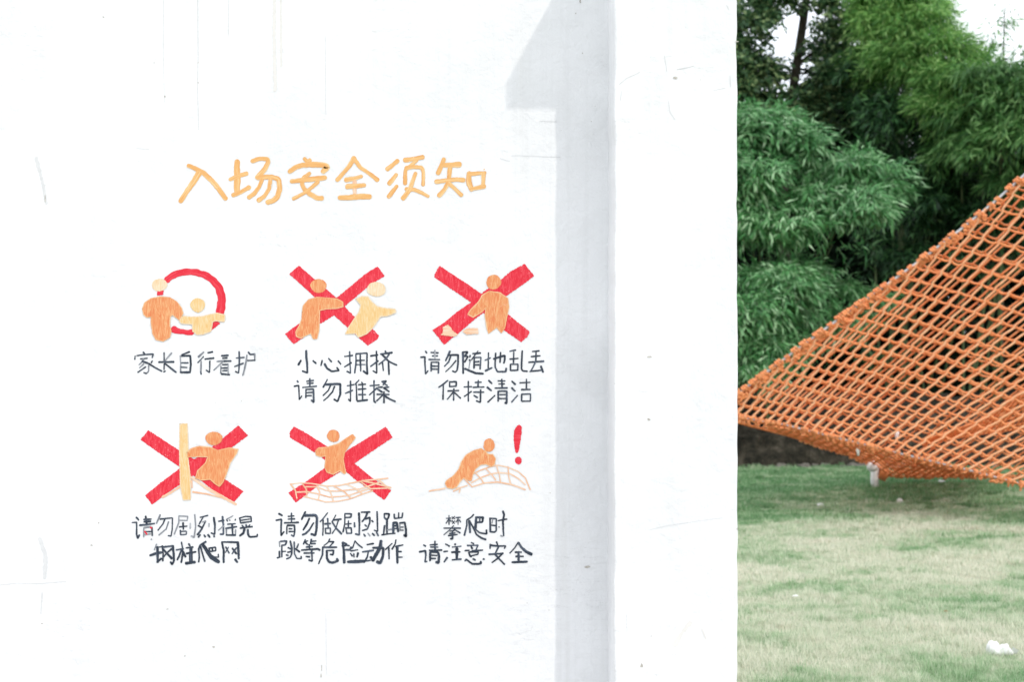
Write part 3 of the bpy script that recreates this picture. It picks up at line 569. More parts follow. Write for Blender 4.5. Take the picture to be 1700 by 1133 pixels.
# chips and scratches in the plaster
for (px, py, rx, ry, D) in ((1122, 129, 4, 2.2, PD), (1077, 697, 2.6, 2.2, PD), (1065, 1106, 2.6, 3.4, PD), (1078, 593, 4, 1.5, PD), (1223, 69, 4, 1, PD), (1081, 1057, 1, 1, PD), (1224, 879, 1.2, 2, PD),
                            (274, 160, 1.3, 1.6, WD), (329, 104, .9, 1.3, WD), (329, 137, 1, 1.5, WD), (172, 28, 1.8, 1.2, WD), (355, 1075, 2.4, 1.8, WD), (152, 906, 2.6, 1.1, WD), (164, 869, 1.3, 2, WD), (534, 1110, .8, 6, WD), (533, 1122, 1.1, 4, WD),
                            (963, 2, 1.5, 3, WD), (967, 88, .9, 1.3, WD), (956, 22, .8, 1.6, WD), (975, 942, 5, 2, WD), (75, 330, 1, 7, WD), (256, 104, 1, 1, WD), (278, 1012, 2, 1, WD), (307, 1090, 1.6, 1, WD), (70, 1036, 2, .9, WD)):
    V = []; n = 14
    for i in range(n):
        a = 2 * math.pi * i / n; r = random.uniform(.6, 1.2)
        V.append(((px + rx * r * math.cos(a) - CX) / F * D, D - 0.0011, CAMZ - (py + ry * r * math.sin(a) - CY) / F * D))
    put(mesh_obj('chip', V, [tuple(range(n))], M['stain']), wall)

M['faintstain'] = mat_flat('faint_wall_stain', (0.60, 0.605, 0.61), 0.9, 0.06, 60)
M['beige'] = mat_flat('beige_run_stain', (0.67, 0.655, 0.63), 0.9, 0.05, 30)
for mt, D, wd, pts in (('faintstain', WD, 1.3, [(328, -10), (329, 90), (328, 150), (330, 215)]), ('faintstain', WD, .9, [(272, -10), (271, 80), (273, 170)]), ('beige', WD, 5, [(456, -10), (455, 60), (457, 150)]),
        ('beige', WD, 3, [(466, -10), (467, 110)]), ('faintstain', WD, .9, [(380, -10), (379, 60)]), ('faintstain', WD, 1.2, [(0, 972), (30, 969), (62, 970), (110, 966)]), ('faintstain', WD, 5, [(60, 262), (70, 300), (77, 338)]),
        ('faintstain', WD, 6, [(66, 895), (76, 925), (74, 960)]), ('faintstain', WD, 2.5, [(70, 985), (68, 1020)]), ('faintstain', WD, .8, [(226, 246), (248, 248)]), ('faintstain', WD, .8, [(541, 1020), (542, 1120)]),
        ('faintstain', WD, .8, [(540, 60), (541, 190)]), ('faintstain', WD, .9, [(830, 263), (846, 268)]), ('faintstain', WD, .8, [(895, 201), (925, 202)]), ('faintstain', WD, .8, [(850, 258), (930, 261)]),
        ('faintstain', PD, 1.2, [(1028, 140), (1040, 130), (1062, 120)]), ('faintstain', PD, 1.2, [(1124, 115), (1142, 112), (1152, 109)]), ('faintstain', PD, .9, [(1110, 168), (1112, 186), (1120, 198)]), ('faintstain', PD, .9, [(1032, 150), (1030, 166)]),
        ('faintstain', PD, .9, [(1103, 92), (1107, 118)]), ('faintstain', PD, 1, [(1212, 126), (1213, 144)]), ('faintstain', PD, 1, [(1206, 8), (1210, 16)]), ('beige', PD, 7, [(1120, 1072), (1133, 1050), (1146, 1035)]), ('beige', PD, 2, [(1165, 1045), (1172, 1062)]),
        ('faintstain', PD, .9, [(1185, 150), (1204, 146)]), ('faintstain', PD, .8, [(1060, 650), (1075, 651)]), ('faintstain', PD, .9, [(1040, 1020), (1041, 1050)]), ('faintstain', PD, .8, [(1080, 880), (1110, 873), (1200, 860)])):
    k_ = D / WD; V, Fc, UV = ribbon([(CX + (x - CX) * k_, CY + (y - CY) * k_) for x, y in pts], wd, 0.0009 + (WD - D), .3)
    o = mesh_obj('stain', V, Fc, M[mt], uv=UV); put(o, wall)

# ------------------------------------------------------------ rope net
def tube(pts, r, sides=6, closed_caps=True):
    P = np.array(pts, float); T = np.gradient(P, axis=0); T /= np.maximum(1e-9, np.linalg.norm(T, axis=1))[:, None]
    ref = np.array([0.13, 0.3, 0.94]); A = np.cross(T, ref); A /= np.maximum(1e-9, np.linalg.norm(A, axis=1))[:, None]; B = np.cross(T, A)
    n = len(P); V = []; UV = []; r = np.broadcast_to(r, (n,)); acc = np.r_[0, np.cumsum(np.linalg.norm(np.diff(P, axis=0), axis=1))]
    for k in range(sides):
        a = 2 * math.pi * k / sides; V.append(P + (A * math.cos(a) + B * math.sin(a)) * r[:, None])
        UV.append(np.stack([acc, np.full(n, k / sides)], 1))
    V = np.stack(V, 1).reshape(-1, 3); UV = np.stack(UV, 1).reshape(-1, 2); Fc = []
    for i in range(n - 1):
        for k in range(sides):
            a = i * sides + k; b = i * sides + (k + 1) % sides; Fc.append((a, b, b + sides, a + sides))
    Fc.append(tuple(range(sides - 1, -1, -1))); Fc.append(tuple(range((n - 1) * sides, n * sides)))
    return V, Fc, UV.tolist()

TOPC = np.array([(1186, 684), (1225, 655), (1260, 628), (1350, 561), (1440, 496), (1530, 431), (1600, 377), (1650, 336), (1700, 291), (1800, 200), (1900, 105)], float)
LOWC = np.array([(1186, 684), (1225, 693), (1300, 705), (1400, 730), (1500, 755), (1600, 779), (1700, 805), (1800, 832), (1900, 862)], float)
BOTC = np.array([(1186, 686), (1225, 702), (1310, 724), (1399, 752), (1440, 769), (1456, 777), (1467, 790), (1490, 791), (1640, 792), (1900, 794)], float)
def yt(x): return np.interp(x, TOPC[:, 0], TOPC[:, 1])
def yl(x): return np.interp(x, LOWC[:, 0], LOWC[:, 1])
def yb(x): return np.interp(x, BOTC[:, 0], BOTC[:, 1])
def dA(x, y):
    s = (x - 1186) / 700; t = np.clip((y - yt(x)) / max(1, yl(x) - yt(x)), 0, 1)
    return 12.2 - 0.75 * s - 0.25 * s * t + 0.2 * math.sin(math.pi * t) * s
def dC(x, y):
    t = np.clip((y - yt(x)) / max(1, yb(x) - yt(x)), 0, 1); w_ = min(1, (x - 1186) / 265)
    return dA(x, yt(x)) + 0.12 + w_ * (0.6 * min(1, t * 4) + (14.2 - dA(x, yt(x))) * t)
def dB(x, y):
    t = np.clip((y - yl(x)) / max(1, yb(x) - yl(x)), 0, 1); w_ = min(1, (x - 1186) / 265)
    return dA(x, yl(x)) + w_ * (14.8 - dA(x, yl(x))) * t

net = empty('climbing_net', up(1186, 684, 12.2) - Vector((0, 0, up(1186, 684, 12.2).z)), 'large orange rope climbing net stretched in a point beside the white pillar', 'climbing net')
XR = 1880
def streams(starts, ang, top, bot, step=3.0):
    out = []
    for (x, y) in starts:
        pts = [(x, y)]
        ph = random.random() * 6
        for it in range(900):
            a = ang(x, y) + 0.05 * math.sin(it * 0.19 + ph)
            x += step * math.cos(a); y += step * math.sin(a)
            if x > XR or y < top(x) or y > bot(x):
                pts.append((x, y)); break
            pts.append((x, y))
        if len(pts) > 4: out.append(pts)
    return out
def lerp_starts(curve, x0, x1, s0, s1, off=0.0):
    out = []; x = x0
    while x < x1:
        out.append((x, curve(x) + off)); x += s0 + (s1 - s0) * (x - x0) / (1700 - x0)
    return out
def rel(x, y):
    t = np.clip((y - yt(x)) / max(1, yl(x) - yt(x)), 0, 1); s = np.clip((x - 1225) / 475, 0, 1.1); return t * s
RR = 0.0095
def rope_obj(poly, dfun, r, name='rope', z0=0.0, mat='rope'):
    V, Fc, UV = tube([up(x, y, dfun(x, y) + z0) for x, y in poly], r)
    put(mesh_obj(name, V, Fc, M[mat], smooth=True, uv=UV), net)
def weave(U, Vv, sag, jog):
    """ropes sag between their knots, and the steep ones step sideways at every knot"""
    A = [np.array(u) for u in U]; B = [np.array(v) for v in Vv]; ia = [[] for _ in A]; ib = [[] for _ in B]
    for i, u in enumerate(A):
        for j, v in enumerate(B):
            if v[0, 0] > u[-1, 0] + 5 or v[-1, 0] < u[0, 0] - 5: continue
            d = ((u[:, None, :] - v[None, :, :]) ** 2).sum(2); p, q = np.unravel_index(d.argmin(), d.shape)
            if d[p, q] < 6: ia[i].append(p); ib[j].append(q)
    for u, k in zip(A, ia):
        k = sorted(set(k))
        for a, b in zip(k[:-1], k[1:]):
            t = np.arange(a, b) - a; u[a:b, 1] += sag * (1 + .5 * random.uniform(-1, 1)) * np.sin(np.pi * t / (b - a)) ** 2
    for v, k in zip(B, ib):
        k = sorted(set(k))
        for a, b in zip(k[:-1], k[1:]):
            t = (np.arange(a, b) - a) / (b - a); f = jog * (t - .5) * np.minimum(1, 5 * np.minimum(t, 1 - t) + .4) + random.uniform(-.4, .4)
            v[a:b, 0] += f; v[a:b, 1] += f * .3
    return [u.tolist() for u in A], [v.tolist() for v in B]
def crossings(U, Vv):
    K = []
    Vs = [np.array(v) for v in Vv]
    for u in U:
        u = np.array(u)
        for v in Vs:
            if v[0, 0] > u[-1, 0] + 5 or v[-1, 0] < u[0, 0] - 5: continue
            d = ((u[:, None, :] - v[None, :, :]) ** 2).sum(2); i, j = np.unravel_index(d.argmin(), d.shape)
            if d[i, j] < 6: K.append((u[i] + v[j]) / 2)
    return K
# front sheet
U = streams(lerp_starts(yt, 1196, XR, 17, 28, 2), lambda x, y: math.radians(14 + 14 * rel(x, y)), lambda x: yt(x) - 1, lambda x: yl(x) + 1, 2.0)
Vv = streams(lerp_starts(yl, 1196, XR, 13, 19, -1), lambda x, y: -math.radians(57 - 33 * rel(x, y)), yt, lambda x: yl(x) + 2, 2.0)
K = crossings(U, Vv); U, Vv = weave(U, Vv, 2.0, 3.6)
for p in U: rope_obj(p, dA, RR)
for p in Vv: rope_obj(p, dA, RR, z0=-0.012, mat='rope_sunlit')
# knots where the ropes of the front sheet cross
kv, kf = ico(1, 1); V = []; Fc = []
for x, y in K:
    c = up(x, y, dA(x, y) - 0.006); o0 = len(V)
    sc = np.array([1.25, 1.0, 1.05]) * RR * random.uniform(1.25, 1.65); V += list(kv * sc * (1 + .1 * rng.normal(size=(len(kv), 1))) + np.array(c)); Fc += [tuple(i + o0 for i in f) for f in kf]
o = put(mesh_obj('knot', V, Fc, M['rope'], smooth=True), net); o['kind'] = 'stuff'
# back sheet, seen through the front one
Uc = streams(lerp_starts(yt, 1200, XR, 17, 29, 6), lambda x, y: math.radians(17 + 8 * rel(x, y)), lambda x: yt(x) - 1, yb)
Vc = streams(lerp_starts(yb, 1200, XR, 13, 18, -1), lambda x, y: -math.radians(48 - 8 * rel(x, y)), yt, lambda x: yb(x) + 2)
Kc = crossings(Uc, Vc); Uc, Vc = weave(Uc, Vc, 1.6, 3.0)
for p in Uc: rope_obj(p, dC, RR)
for p in Vc: rope_obj(p, dC, RR, z0=-0.012); V = []; Fc = []
for x, y in Kc:
    c = up(x, y, dC(x, y) - 0.006); o0 = len(V)
    V += list(kv * RR * random.uniform(1.5, 2.1) + np.array(c)); Fc += [tuple(i + o0 for i in f) for f in kf]
o = put(mesh_obj('knot', V, Fc, M['rope'], smooth=True), net); o['kind'] = 'stuff'
# underside sheet from the front cable back to the anchor post
XB = 1668
for k in range(1, 6):
    f = k / 6.0; poly = [(x, yl(x) + f * (yb(x) - yl(x))) for x in np.arange(1275, XB, 6.0)]
    rope_obj(poly, dB, RR)
for p in streams(lerp_starts(yl, 1270, XB - 20, 12, 12, 0.5), lambda x, y: math.radians(34), lambda x: yl(x) - .5, yb, 2.0): rope_obj(p, dB, RR)
for p in streams(lerp_starts(yb, 1290, XB - 30, 14, 15, -0.5), lambda x, y: -math.radians(26), yl, lambda x: yb(x) + 1, 2.0): rope_obj(p, dB, RR)

# folded middle sheet, seen edge-on through the front one at the right
def ft(x): return np.interp(x, [1530, 1620, 1700, 1790, XR], [732, 702, 648, 575, 500])
def fb(x): return np.interp(x, [1530, 1620, 1700, 1790, XR], [738, 722, 712, 700, 690])
def dF(x, y): return 12.0 + 1.3 * np.clip((y - ft(x)) / max(1, fb(x) - ft(x)), 0, 1)
for k in range(9): rope_obj([(x, ft(x) + k / 8 * (fb(x) - ft(x))) for x in np.arange(1535, XR, 7.0)], dF, RR)
for p in streams([(x, fb(x) - .5) for x in np.arange(1545, XR, 8)], lambda x, y: -math.radians(50), ft, lambda x: fb(x) + 1, 2.0): rope_obj(p, dF, RR)
# edge cables with lashings
def cable(curve, x1, dfun, r, mat, name):
    V, Fc, UV = tube([up(x, curve(x), dfun(x, curve(x))) for x in np.arange(1186, x1, 10.0)], r, 8)
    put(mesh_obj(name, V, Fc, M[mat], smooth=True, uv=UV), net)
cable(yt, XR, dA, 0.011, 'cable', 'edge_cable'); cable(yl, XR, dA, 0.0075, 'cable', 'edge_cable')
cable(yb, XR, dC, 0.011, 'rope', 'edge_rope')
def lash_mesh(turns, R, L, r, blobs, seed):
    rs = np.random.default_rng(seed); n = turns * 10
    a = np.linspace(0, 2 * math.pi * turns, n); x = np.linspace(-L / 2, L / 2, n) + 0.002 * rs.normal(size=n)
    Rn = R * (1 + 0.06 * rs.normal(size=n))
    V, Fc, _ = tube(np.stack([x, Rn * np.cos(a), Rn * np.sin(a)], 1), r, 5); V = list(V)
    for b in range(blobs):                       # the tails of the lashing: lumpy loops hanging inwards
        m = 12; t = np.linspace(0, 2 * math.pi * 0.9, m) + rs.random() * 6; q = rs.uniform(0.014, 0.022)
        c = np.array([rs.uniform(-L * .7, L * .7), rs.uniform(-.01, .012), -R * 1.5 - rs.uniform(0, 0.012)]); ax = rs.normal(size=3); ax /= np.linalg.norm(ax)
        e1 = np.cross(ax, [0.3, 0.5, 0.8]); e1 /= np.linalg.norm(e1); e2 = np.cross(ax, e1)
        v, f, _ = tube(c + np.outer(np.cos(t) * q, e1) + np.outer(np.sin(t) * q * .7, e2), r * 1.05, 5)
        o0 = len(V); V += list(v); Fc += [tuple(i + o0 for i in g) for g in f]
    me = bpy.data.meshes.new('lashing'); me.from_pydata([tuple(v) for v in V], [], Fc); me.materials.append(M['rope'])
    me.polygons.foreach_set('use_smooth', [True] * len(me.polygons)); return me
LT = [lash_mesh(3, 0.023, 0.052, 0.0088, 4, s) for s in range(5)]; LL = [lash_mesh(3, 0.0155, 0.030, 0.0070, 1, s + 20) for s in range(4)]; LBk = [lash_mesh(2, 0.021, 0.03, 0.008, 0, s + 40) for s in range(3)]
def lashings(curve, dfun, meshes, s0, s1, x0=1192, x1=XR):
    x = x0
    while x < x1:
        p = up(x, curve(x), dfun(x, curve(x))); q = up(x + 4, curve(x + 4), dfun(x + 4, curve(x + 4))); d = (q - p).normalized()
        o = bpy.data.objects.new('lashing', random.choice(meshes)); COL.objects.link(o); o.parent = net
        zax = Vector((-d.z, 0, d.x)).normalized(); yax = zax.cross(d)
        mt = Matrix((d, yax, zax)).transposed().to_4x4(); mt.translation = p - net.location
        o.matrix_basis = mt @ Matrix.Rotation(random.uniform(-.5, .5), 4, 'X') @ Matrix.Scale(random.uniform(.7, 1.3), 4)
        x += (s0 + (s1 - s0) * (x - x0) / 500) * random.uniform(.6, 1.4)
lashings(yt, dA, LT, 9, 15.5); lashings(yl, dA, LL, 7, 11); lashings(yb, dC, LBk, 8, 8, x0=1330, x1=1700)
# white fittings between front cable and underside
for (px, y0_, y1_, D, r) in ((1424.5, 739, 757, 11.9, .016), (1489, 712, 734, 13.0, .018)):
    V, Fc, UV = tube([up(px + 2, y0_, D), up(px, (y0_ + y1_) / 2, D), up(px + .5, y1_, D)], [r * .8, r, r * .5], 8)
    put(mesh_obj('cable_fitting', V, Fc, M['whitepipe'], smooth=True), net)

# posts
def pipe(name, a, b, r, mat, parent, sides=16):
    V, Fc, UV = tube([a + (b - a) * t for t in (0, .5, 1)], r, sides); return put(mesh_obj(name, V, Fc, M[mat], smooth=True), parent)
post = empty('anchor_post', (up(1452, 811, 14.45).x, 14.45, 0), 'short white pipe post with a rounded cap holding the low corner of the orange net', 'post')
b = Vector(post.location)
pipe('pipe', b + Vector((0, 0, -.02)), b + Vector((0, 0, .24)), 0.042, 'whitepipe', post)
V = IV * np.array([0.068, .06, .058]) + np.array(b + Vector((-.018, -.01, .225)))
put(mesh_obj('cap', V, IF, M['whitepipe'], smooth=True), post)
# orange rope wound round the low corner (belongs to the net)
for k in range(6):
    a = np.linspace(0, 2 * math.pi, 16); c = np.array(b + Vector((0.05 + .013 * k, 0, .17 - .006 * k)))
    V, Fc, UV = tube(c + np.stack([0.02 * np.sin(a), 0.055 * np.cos(a), 0.06 * np.sin(a)], 1), .009, 5)
    put(mesh_obj('corner_wrap', V, Fc, M['rope'], smooth=True, uv=UV), net)
e = empty('anchor_post', (up(1186, 684, 12.2).x, 12.2, 0), 'slim grey steel post behind the white pillar holding the pointed net corner', 'post')
q = Vector(e.location); pipe('pipe', q + Vector((0, .02, -.02)), up(1184, 676, 12.22), .035, 'steel', e)
V = IV * .04 + np.array(up(1184, 676, 12.22)); put(mesh_obj('cap', V, IF, M['steel'], smooth=True), e)
e = empty('mast', (up(1885, 600, 11.4).x + .05, 11.4, 0), 'tall grey steel mast at the right end of the orange net', 'mast')
q = Vector(e.location); pipe('pipe', q + Vector((0, 0, -.02)), q + Vector((0, 0, 4.1)), .06, 'steel', e)
V = IV * .065 + np.array(q + Vector((0, 0, 4.1))); put(mesh_obj('cap', V, IF, M['steel'], smooth=True), e)

# ------------------------------------------------------------ foliage
def unit(v): return v / np.maximum(1e-9, np.linalg.norm(v, axis=-1, keepdims=True))
def leaf_quads(base, d, nrm, L, W):
    """lanceolate leaves: two quads-as-kite folded along the midrib; (n,) arrays -> verts for quads"""
    side = unit(np.cross(d, nrm)); up_ = unit(np.cross(side, d))
    tip = base + d * L[:, None] - up_ * (L * 0.15)[:, None]; mid = base + d * (L * 0.42)[:, None]
    a = mid + side * (W / 2)[:, None]; b = mid - side * (W / 2)[:, None]
    return np.stack([base, b, tip, a], 1).reshape(-1, 3)
def spray_cloud(lobes, n_spray, leaves, L, W, droop=0.55, shell=0.35, fan=0.8, spread=0.16, flat=0.0, view_bias=True, tuft=9, tuft_r=0.23):
    """lobes: (cx,cy,cz,rx,ry,rz,weight). Twig sprays on and below the lobe surface."""
    lobes = np.array(lobes, float); wts = lobes[:, 6] * (lobes[:, 3] * lobes[:, 5]); wts = wts / wts.sum()
    idx = rng.choice(len(lobes), n_spray, p=wts); lb = lobes[idx]
    n = unit(rng.normal(size=(n_spray, 3)))
    if view_bias: n[:, 1] = np.where((n[:, 1] > 0.35) & (rng.random(n_spray) < 0.7), -n[:, 1], n[:, 1])
    rad = 1 - shell * rng.random(n_spray) ** 1.3 + 0.10 * rng.normal(size=n_spray)
    c = lb[:, :3] + n * lb[:, 3:6] * rad[:, None]
    if tuft:                                       # gather the twigs into drooping tufts with gaps between them
        nt_ = max(8, int(len(lobes) * tuft)); ti = rng.choice(len(lobes), nt_, p=wts); tn = unit(rng.normal(size=(nt_, 3)) + np.array([0, -.35, .25]))
        tc_ = lobes[ti, :3] + tn * lobes[ti, 3:6] * (1 - shell * .5 * rng.random(nt_))[:, None]
        k_ = rng.integers(0, nt_, n_spray); tr_ = tuft_r * (0.6 + 0.8 * rng.random(nt_))[k_]
        g = unit(rng.normal(size=(n_spray, 3))); g[:, 2] = np.where((g[:, 2] < 0) & (rng.random(n_spray) < .6), -g[:, 2], g[:, 2])
        c2 = tc_[k_] + g * np.array([1.15, 1.0, 0.62]) * (tr_ * rng.random(n_spray) ** .45)[:, None]
        use = rng.random(n_spray) < .93; c = np.where(use[:, None], c2, c); n = np.where(use[:, None], unit(g + tn[k_] * .6), n)
    out = unit(n * np.array([1, 1, 0.6]) + 0.4 * rng.normal(size=n.shape)); out[:, 2] -= droop * rng.random(n_spray) * 1.4; out = unit(out)
    B = []; Dd = []; Nn = []; LL_ = []; WW = []
    perp = unit(np.cross(out, np.array([0.05, 0.1, 1.0])))
    for k in range(leaves):
        t = (k + .5) / leaves; sgn = 1 if k % 2 else -1
        base = c + out * (spread * (t - .5))[..., None] * 2 if False else c + out * (spread * (2 * t - 1)) + rng.normal(0, spread * .12, c.shape)
        d = unit(out * (0.75 + .4 * t) + perp * sgn * fan * (1 - 0.5 * t) + np.array([0, 0, -droop * 0.7]) + 0.28 * rng.normal(size=c.shape))
        nn = unit(n * 0.7 + np.array([0, -0.25, 0.8]) + 0.45 * rng.normal(size=c.shape))
        s = rng.uniform(0.6, 1.15, n_spray)
        B.append(base); Dd.append(d); Nn.append(nn); LL_.append(L * s); WW.append(W * s * rng.uniform(.8, 1.2, n_spray))
    return leaf_quads(np.vstack(B), np.vstack(Dd), np.vstack(Nn), np.hstack(LL_), np.hstack(WW))

def plant(name, label, cat, base, lobes, mat, n, leaves, L, W, stems=(), stem_mat='culm', stem_name='culm', group=None, **kw):
    e = empty(name, base, label, cat, group)
    V = spray_cloud(lobes, n, leaves, L, W, **kw)
    put(fast_tris('foliage', V, M[mat], per=4), e)
    for pts, r0, r1 in stems:
        P = np.array(pts, float); t = np.linspace(0, 1, 14); s = np.linspace(0, 1, len(P))
        Q = np.stack([np.interp(t, s, P[:, i]) for i in range(3)], 1)
        for _ in range(3): Q[1:-1] = .5 * Q[1:-1] + .25 * (Q[:-2] + Q[2:])
        Vt, Ft, _ = tube(Q, np.linspace(r0, r1, 14), 7); put(mesh_obj(stem_name, Vt, Ft, M[stem_mat], smooth=True), e)
    return e
def lobe(px, py, D, rxp, ryp, ry, w_=1.0):
    p = up(px, py, D); return (p.x, p.y, p.z, rxp / F * D, ry, ryp / F * D, w_)
def arch(base, tip, bend=0.25):
    b_ = np.array(base); t_ = np.array(tip); m = b_ * .45 + t_ * .55; m[2] += bend * np.linalg.norm(t_ - b_); return [b_, b_ * .75 + m * .25 + np.array([0, 0, .2]), m, t_]

def stems_for(base, lobes, r=.02):
    return [(arch((base[0] + random.uniform(-.3, .3), base[1] + random.uniform(-.2, .2), 0.1), (l[0], l[1] + .1, l[2]), .18), r, r * .3) for l in lobes]

# left: pale blue-green drooping bamboo
Lb = [lobe(1262, 218, 17.7, 55, 26, .5), lobe(1335, 250, 17.5, 55, 30, .5), lobe(1395, 285, 17.6, 48, 26, .5), lobe(1448, 305, 17.9, 34, 36, .5, .8), lobe(1410, 350, 17.1, 50, 28, .4), lobe(1350, 345, 17.3, 40, 22, .4, .7), lobe(1252, 300, 17.2, 42, 26, .4), lobe(1300, 372, 17.0, 48, 24, .4), lobe(1245, 352, 17.2, 30, 30, .4), lobe(1385, 405, 17.4, 60, 18, .4, .6), lobe(1190, 300, 17.6, 60, 110, .8), lobe(1080, 330, 17.6, 90, 130, .8, .6)]
bs = (3.2, 18.4, .6)
plant('bamboo_clump', 'pale blue green drooping bamboo, upper clump beside the white pillar', 'bamboo', bs, Lb, 'bamboo', 5600, 9, .145, .027, stems_for(bs, Lb), shell=.55)
Lb = [lobe(1255, 520, 16.9, 60, 45, .5), lobe(1290, 480, 17.0, 50, 35, .5), lobe(1245, 590, 16.8, 50, 45, .5), lobe(1330, 470, 17.4, 50, 30, .5, .7), lobe(1290, 560, 17.0, 38, 60, .4, .8), lobe(1180, 560, 16.9, 70, 80, .5), lobe(1400, 505, 17.8, 60, 40, .5, .35)]
bs = (3.0, 17.6, .5)
plant('bamboo_clump', 'low bushy green bamboo hanging over the soil bank, nearest the pillar', 'bamboo', bs, Lb, 'bamboo', 3600, 9, .13, .024, stems_for(bs, Lb, .014), shell=.6)
# middle and right: feathery yellow-green bamboo
Lb = [lobe(1495, 60, 20, 60, 45, .9), lobe(1540, 100, 19.6, 70, 40, .9), lobe(1500, 110, 19.8, 50, 30, .7), lobe(1590, 150, 19.2, 60, 34, .8), lobe(1430, 50, 20.4, 40, 60, .7, .5), lobe(1540, 30, 20.2, 45, 36, .7), lobe(1480, 5, 20.2, 60, 36, .8), lobe(1560, 195, 19.2, 55, 20, .6, .8)]
bs = (5.6, 20.8, .6)
plant('bamboo_clump', 'feathery yellow green bamboo, brightest crown reaching the top of the picture', 'bamboo', bs, Lb, 'lime', 7600, 8, .13, .018, stems_for(bs, Lb, .025), shell=.7, droop=.35, fan=.5, tuft=10, tuft_r=.24)
Lb = [lobe(1640, 140, 18.8, 60, 30, .8), lobe(1690, 190, 18.4, 60, 45, .8), lobe(1620, 195, 18.8, 50, 28, .7), lobe(1665, 245, 18.2, 60, 34, .7), lobe(1740, 150, 18.4, 70, 50, .8), lobe(1600, 250, 19, 50, 24, .6, .5), lobe(1800, 220, 18.4, 90, 90, .9), lobe(1690, 300, 18.6, 50, 30, .6, .5)]
bs = (6.4, 19.4, .6)
plant('bamboo_clump', 'mid green bamboo arching in from the right above the net', 'bamboo', bs, Lb, 'mid', 4600, 8, .15, .022, stems_for(bs, Lb, .025), shell=.6, droop=.5, fan=.5)
Lb = [lobe(1560, 340, 20.0, 110, 50, .9), lobe(1470, 430, 20, 80, 50, .8, .4), lobe(1640, 400, 19.4, 90, 60, .8, .5), lobe(1480, 210, 20.2, 75, 55, .8, 1.2), lobe(1430, 150, 20.4, 50, 60, .8, .8), lobe(1540, 270, 19.8, 80, 40, .7), lobe(1700, 340, 19, 90, 60, .8, .6), lobe(1420, 560, 19.6, 70, 50, .7, .3)]
bs = (6.0, 21.0, .6)
plant('bamboo_clump', 'bamboo with deep shade put into its leaf colour, behind the top edge of the orange net', 'bamboo', bs, Lb, 'deepbamboo', 3300, 8, .15, .026, stems_for(bs, Lb, .02), shell=.6)
# broad-leaved tree with a leaning trunk, sky between its leaves
T0 = up(1300, 330, 21.5)
tr_pts = [(T0.x, 21.5, .5), tuple(up(1303, 330, 21.5)), tuple(up(1312, 170, 21.5)), tuple(up(1330, 60, 21.5)), tuple(up(1345, -40, 21.5)), tuple(up(1352, -150, 21.4))]
Lb = [lobe(1235, 60, 21.3, 30, 60, .7, .8), lobe(1240, 150, 21.2, 55, 45, .8, 1.2), lobe(1300, 205, 21.3, 80, 38, .8, 1.5), lobe(1400, 150, 21.2, 55, 60, .9, 1.3), lobe(1400, 50, 21.3, 50, 60, .9, 1.2), lobe(1340, 10, 21.4, 70, 25, .8, .6), lobe(1262, 40, 21.2, 35, 60, .6, .8), lobe(1275, 125, 21.2, 45, 26, .5, 1.6), lobe(1300, -5, 21.2, 45, 20, .5, .9), lobe(1320, 190, 21.2, 60, 50, .6, .8), lobe(1370, 100, 21.2, 30, 50, .5, .7), lobe(1260, -15, 21.4, 60, 35, .8, .9), lobe(1200, 130, 21.4, 60, 120, 1, 1), lobe(1345, 140, 21.3, 30, 25, .5, .4), lobe(1400, -80, 21.4, 120, 60, 1.2, .8), lobe(1240, 215, 20.5, 50, 30, .6, 1)]
br = [(tr_pts, .085, .05)] + [([tuple(up(a, b_, 21.5)), tuple(up((a + c_) / 2, (b_ + d_) / 2 - 8, 21.4)), tuple(up(c_, d_, 21.3))], .035, .012) for a, b_, c_, d_ in ((1312, 170, 1245, 90), (1322, 110, 1400, 60), (1316, 150, 1400, 140), (1308, 220, 1240, 150), (1335, 30, 1270, -20))]
plant('broadleaf_tree', 'dark broadleaf tree with slanting trunk and white sky between its leaves', 'tree', (T0.x, 21.5, .5), Lb, 'broad', 9000, 5, .095, .055, br, 'bark', 'trunk', shell=1.0, droop=.3, spread=.10, tuft=16, tuft_r=.22)
# far trees behind everything, shade put into their near-black leaf colour
def hedge(label, x0, x1, D, ztop, n, mat, seed):
    Lb = []
    k = int((x1 - x0) / 1.0)
    for i in range(k):
        x = x0 + (x1 - x0) * (i + .5) / k
        for z in np.arange(.8, ztop, 1.1):
            Lb.append((x + random.uniform(-.3, .3), D + random.uniform(-.3, .3), z + random.uniform(-.2, .2), .95, .7, .85, 1))
    bs = ((x0 + x1) / 2, D + .4, .6); st = [([(x, D + .2, .4), (x + .1, D + .1, ztop * .5), (x + random.uniform(-.4, .4), D, ztop * .92)], .07, .02) for x in np.arange(x0 + .4, x1, 1.3)]
    plant('evergreen_tree', label, 'tree', bs, Lb, mat, n, 6, .20, .075, st, 'bark', 'trunk', shell=.9, droop=.4, spread=.15, tuft=0)
hedge('dense evergreen coloured dark as shade behind the bamboo beside the pillar', 2.2, 5.4, 22.8, 5.1, 12000, 'deep', 1)
hedge('dense evergreen coloured dark as shade behind the yellow green bamboo', 5.0, 7.6, 22.6, 5.3, 10000, 'deep', 2)
hedge('dense evergreen coloured dark as shade at the right, behind the net', 7.2, 11.0, 22.8, 5.1, 10000, 'deep', 3)
hedge('dense evergreen coloured dark as shade far left, mostly hidden by the white wall', -3.0, 2.4, 22.8, 5.2, 8000, 'deep', 4)
